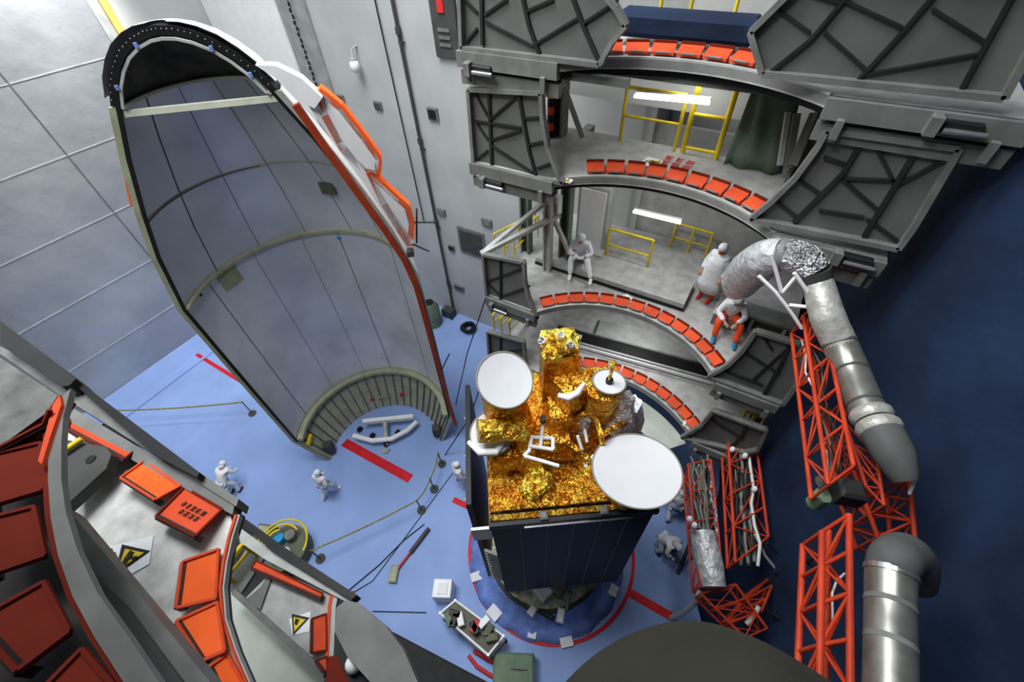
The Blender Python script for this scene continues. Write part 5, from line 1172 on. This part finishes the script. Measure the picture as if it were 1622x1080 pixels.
# near covered object at bottom right
cvp = [(860, 1110), (905, 1055), (960, 1010), (1015, 985), (1080, 972), (1140, 978), (1200, 1005), (1260, 1040), (1330, 1080), (1400, 1120)]
o = one('canvas'); vs = []; fs = []; m_ = 7
for j in range(m_+1):
    for i, p in enumerate(cvp):
        s = j/m_; P_ = W(p[0], p[1]+s*190, z=13.6); P_.z = 13.6+.28*math.sin(s*2.0)+.02*math.sin(i*2.1+j); vs.append(P_)
nn = len(cvp)
for j in range(m_):
    for i in range(nn-1): k = j*nn+i; fs.append((k, k+1, k+nn+1, k+nn))
o.add(vs, fs, True)
o = o.build('canvas_cover'); sd_ = o.modifiers.new('t', 'SOLIDIFY'); sd_.thickness = .05; ss = o.modifiers.new('s', 'SUBSURF'); ss.levels = 2; ss.render_levels = 2
tag(o, 'dark olive canvas cover bulging up at the bottom edge right of centre', 'canvas cover')
#================================================================ FLOOR ITEMS
def floor_cart(): 
    t = thing('tool_trolley', fl(750, 985), 'chrome framed trolley with loaded shelves left of the red ring', 'trolley')
    P_ = [W(*p, z=.8) for p in [(698, 972), (722, 952), (798, 1008), (774, 1038)]]
    a_, b2, c_, d_ = P_
    for h_ in (.25, .85):
        q = [Vector((p.x, p.y, h_)) for p in P_]; one('stringer').plate(q, .03, up).build('shelf', parent=t)
        o = one('white'); [o.tube([q[i]+Vector((0, 0, .03)), q[(i+1) % 4]+Vector((0, 0, .03))], .035, 6) for i in range(4)]; o.build('shelf_rail', parent=t)
    for p in P_: one('chrome').tube([(p.x, p.y, .06), (p.x, p.y, .95)], .025, 6).build('leg', parent=t); one('black').ball((p.x, p.y, .06), .06).build('caster', parent=t)
    rk = random.Random(2)
    for k in range(9):
        q = a_.lerp(c_, .12+.095*k)+Vector((rk.uniform(-.2, .2), rk.uniform(-.15, .15), 0)); mk = rk.choice(['black', 'stringer', 'red_tag', 'white', 'steel', 'case_green'])
        tag(one(mk).box((q.x, q.y, .99), (.34, .18, .18), rk.random()*3, bev=.02).build('tool_box'), ['%s box on the chrome trolley' % mk.replace('_', ' ').replace('stringer', 'dark olive').replace('red tag', 'red').replace('case green', 'green')][0]+', '+['first from its far end', 'second from its far end', 'third from its far end', 'fourth from its far end', 'in its middle', 'fourth from its near end', 'third from its near end', 'second from its near end', 'at its near end'][k], 'box', 'boxes on the trolley')
floor_cart()
q = fl(706, 940); t = thing('carton', (q.x, q.y, 0), 'white square carton standing at the far end of the trolley', 'carton'); one('white').box((q.x, q.y, .35), (.55, .5, .7), .5, bev=.02).build('box', parent=t); one('paper').box((q.x+.02, q.y, .72), (.3, .3, .03), .5).build('lid_label', parent=t)
q = fl(810, 1062); t = thing('equipment_case', (q.x, q.y, 0), 'dark olive green case lying at the bottom near the trolley', 'case'); one('case_green').box((q.x+.1, q.y, .3), (1.1, .8, .6), .5, bev=.05).build('body', parent=t); one('steel').tube([(q.x, q.y, .62), (q.x+.2, q.y+.1, .68), (q.x+.4, q.y+.2, .62)], .02).build('handle', parent=t)
for i, pts in enumerate([[(742, 1038, .1), (755, 1055, .1), (775, 1068, .1), (790, 1075, .1)], [(750, 1030, .15), (775, 1045, .2), (798, 1052, .12)]]): cable('red_cable', pts, .05, 'red_tag', ['outer red cable loop on the floor below the trolley', 'inner red cable loop on the floor below the trolley'][i], 'cable', 'red cables by the trolley')
# generator-like cart
q = fl(462, 875); t = thing('pump_cart', (q.x, q.y, 0), 'round pump unit with yellow pipes on the floor behind the near platforms', 'pump')
one('stringer').tube([(q.x, q.y, .05), (q.x, q.y, .55)], .72, 24).build('base', parent=t)
for k, (dx, dy, mk) in enumerate([(-.25, .1, 'cyan'), (.3, -.1, 'steel_light'), (0, .35, 'steel'), (.1, -.35, 'copper'), (-.4, -.3, 'frame_green')]): one(mk).tube([(q.x+dx, q.y+dy, .5), (q.x+dx, q.y+dy, .85)], .17, 14).build('canister', parent=t)
for k in range(3):
    R3 = arcpts((q.x, q.y), .8-.2*k, .3+k, 3.6+k*.7, .8+.12*k, 14); one('yellow').tube(R3, .035, 6).build('yellow_pipe', parent=t)
for k in range(4): a_ = k*PI/2+.4; one('black').ball((q.x+.6*math.cos(a_), q.y+.6*math.sin(a_), .09), .09).build('caster', parent=t)
q2 = fl(428, 850); t = thing('valve_box', (q2.x, q2.y, 0), 'dark olive valve box left of the round pump unit', 'box'); one('stringer').box((q2.x, q2.y, .25), (.6, .5, .5), .4, bev=.04).build('body', parent=t); one('frame_green').box((q2.x, q2.y, .53), (.4, .35, .06), .4).build('lid', parent=t)
q = fl(558, 944); tag(one('red_tag').ball((q.x, q.y, .12), .12).build('red_ball_float'), 'small red ball on the floor at the end of the grey beam', 'ball')
# barrier ropes
def barrier(pts, label, posts=True, r=.025, h=.85):
    t = thing('rope_barrier', fl(*pts[0]), label, 'barrier'); P_ = [fl(*p) for p in pts]
    for i in range(len(P_)-1):
        a_, b2 = P_[i], P_[i+1]; seg = [a_.lerp(b2, k/8)+Vector((0, 0, h-.12*math.sin(PI*k/8))) for k in range(9)]; one('rope').tube(seg, r, 6).build('rope', parent=t)
    for p in P_: one('stringer').tube([p, p+Vector((0, 0, h+.05))], .025, 6).build('post', parent=t); one('steel_dark').tube([p, p+Vector((0, 0, .04))], .16, 14).build('post_foot', parent=t)
barrier([(190, 668), (400, 655)], 'striped rope barrier left of the fairing', r=.03)
barrier([(508, 885), (668, 808), (688, 775), (700, 735)], 'striped rope barrier between the pump and the satellite')
cable('ground_cable', [(552, 935, .03), (600, 895, .03), (640, 855, .03), (672, 830, .03)], .018, 'cable_black', 'upper black cable lying on the floor beyond the steel rod')
cable('ground_cable', [(548, 945, .03), (590, 920, .03), (635, 860, .03), (720, 745, .03)], .012, 'cable_black', 'thin long black cable lying on the floor toward the satellite')
cable('ground_cable', [(590, 968, .03), (675, 970, .03)], .014, 'cable_black', 'short straight black cable on the floor near the carton')
t = thing('tow_bar', fl(650, 875), 'long steel bar with red shaft lying on the blue floor', 'bar')
a_, b2 = fl(625, 910), fl(680, 838); a_.z = b2.z = .1
one('steel_dark').tube([a_.lerp(b2, .45), b2], .07, 8).build('black_end', parent=t); one('red_tag').tube([a_.lerp(b2, .1), a_.lerp(b2, .5)], .035, 8).build('red_shaft', parent=t); one('frame_green').box(a_, (.25, .5, .16), .5, bev=.04).build('hitch_head', parent=t)
t = thing('tow_bar', fl(1080, 880), 'dark bar standing on the blue floor left of the plastic wrapped arm', 'bar'); a_, b2 = fl(1073, 908), fl(1085, 865); one('steel_dark').tube([a_+Vector((0, 0, .05)), b2+Vector((0, 0, .9))], .06, 8).build('bar', parent=t); one('red_tag').tube([b2+Vector((0, 0, .9)), b2+Vector((.05, .05, 1.2))], .04).build('red_tip', parent=t)
q = fl(1062, 868); t = thing('blue_bucket', (q.x, q.y, 0), 'small dark blue bucket beside the bending person', 'bucket'); one('tarp').tube([(q.x, q.y, 0), (q.x, q.y, .3)], [.12, .16], 14).build('pail', parent=t); one('white').ball((q.x, q.y, .3), .08).build('rag', parent=t)
q = fl(740, 520); t = thing('cable_drum', (q.x, q.y, 0), 'black cable coil on the floor at the foot of the back wall', 'cable drum')
for k in range(3): one('black').tube(arcpts((q.x+.1*k, q.y-.05*k), .28, 0, 2*PI, .07+.12*k, 16), .07, 6).build('coil', parent=t)
q = fl(688, 512); t = thing('fire_extinguisher_bin', (q.x, q.y, 0), 'dark green rounded bin by the wall behind the fairing', 'bin'); one('case_green').tube([(q.x, q.y, 0), (q.x, q.y, 1.1), (q.x, q.y, 1.4)], [.4, .4, .2], 18).build('drum', parent=t); one('black').tube([(q.x, q.y, 1.38), (q.x, q.y, 1.45)], .2, 14).build('lid', parent=t)
q = fl(714, 498); t = thing('pipe_foot', (q.x, q.y, 0), 'dark clutter of fittings at the foot of the wall pipe', 'fitting'); one('steel_dark').box((q.x, q.y-.1, .25), (.6, .4, .5), 0, bev=.04).build('box', parent=t); one('black').tube([(q.x, q.y-.2, .5), (q.x+.3, q.y-.3, .1)], .05).build('hose', parent=t)
for i, pts in enumerate([[(770, 470, 7.0), (740, 560, 3), (722, 640, .02)], [(768, 590, 4.5), (745, 660, 2.5), (705, 720, .02)]]): cable('guy_cable', pts, .02, 'cable_black', ['black guy cable slanting down from the third platform corner', 'black guy cable slanting down behind the left dish'][i], 'cable', 'guy cables left of the tower')
for o in bpy.data.objects:
    for k in ('_o', '_r'):
        if k in o.keys(): del o[k]
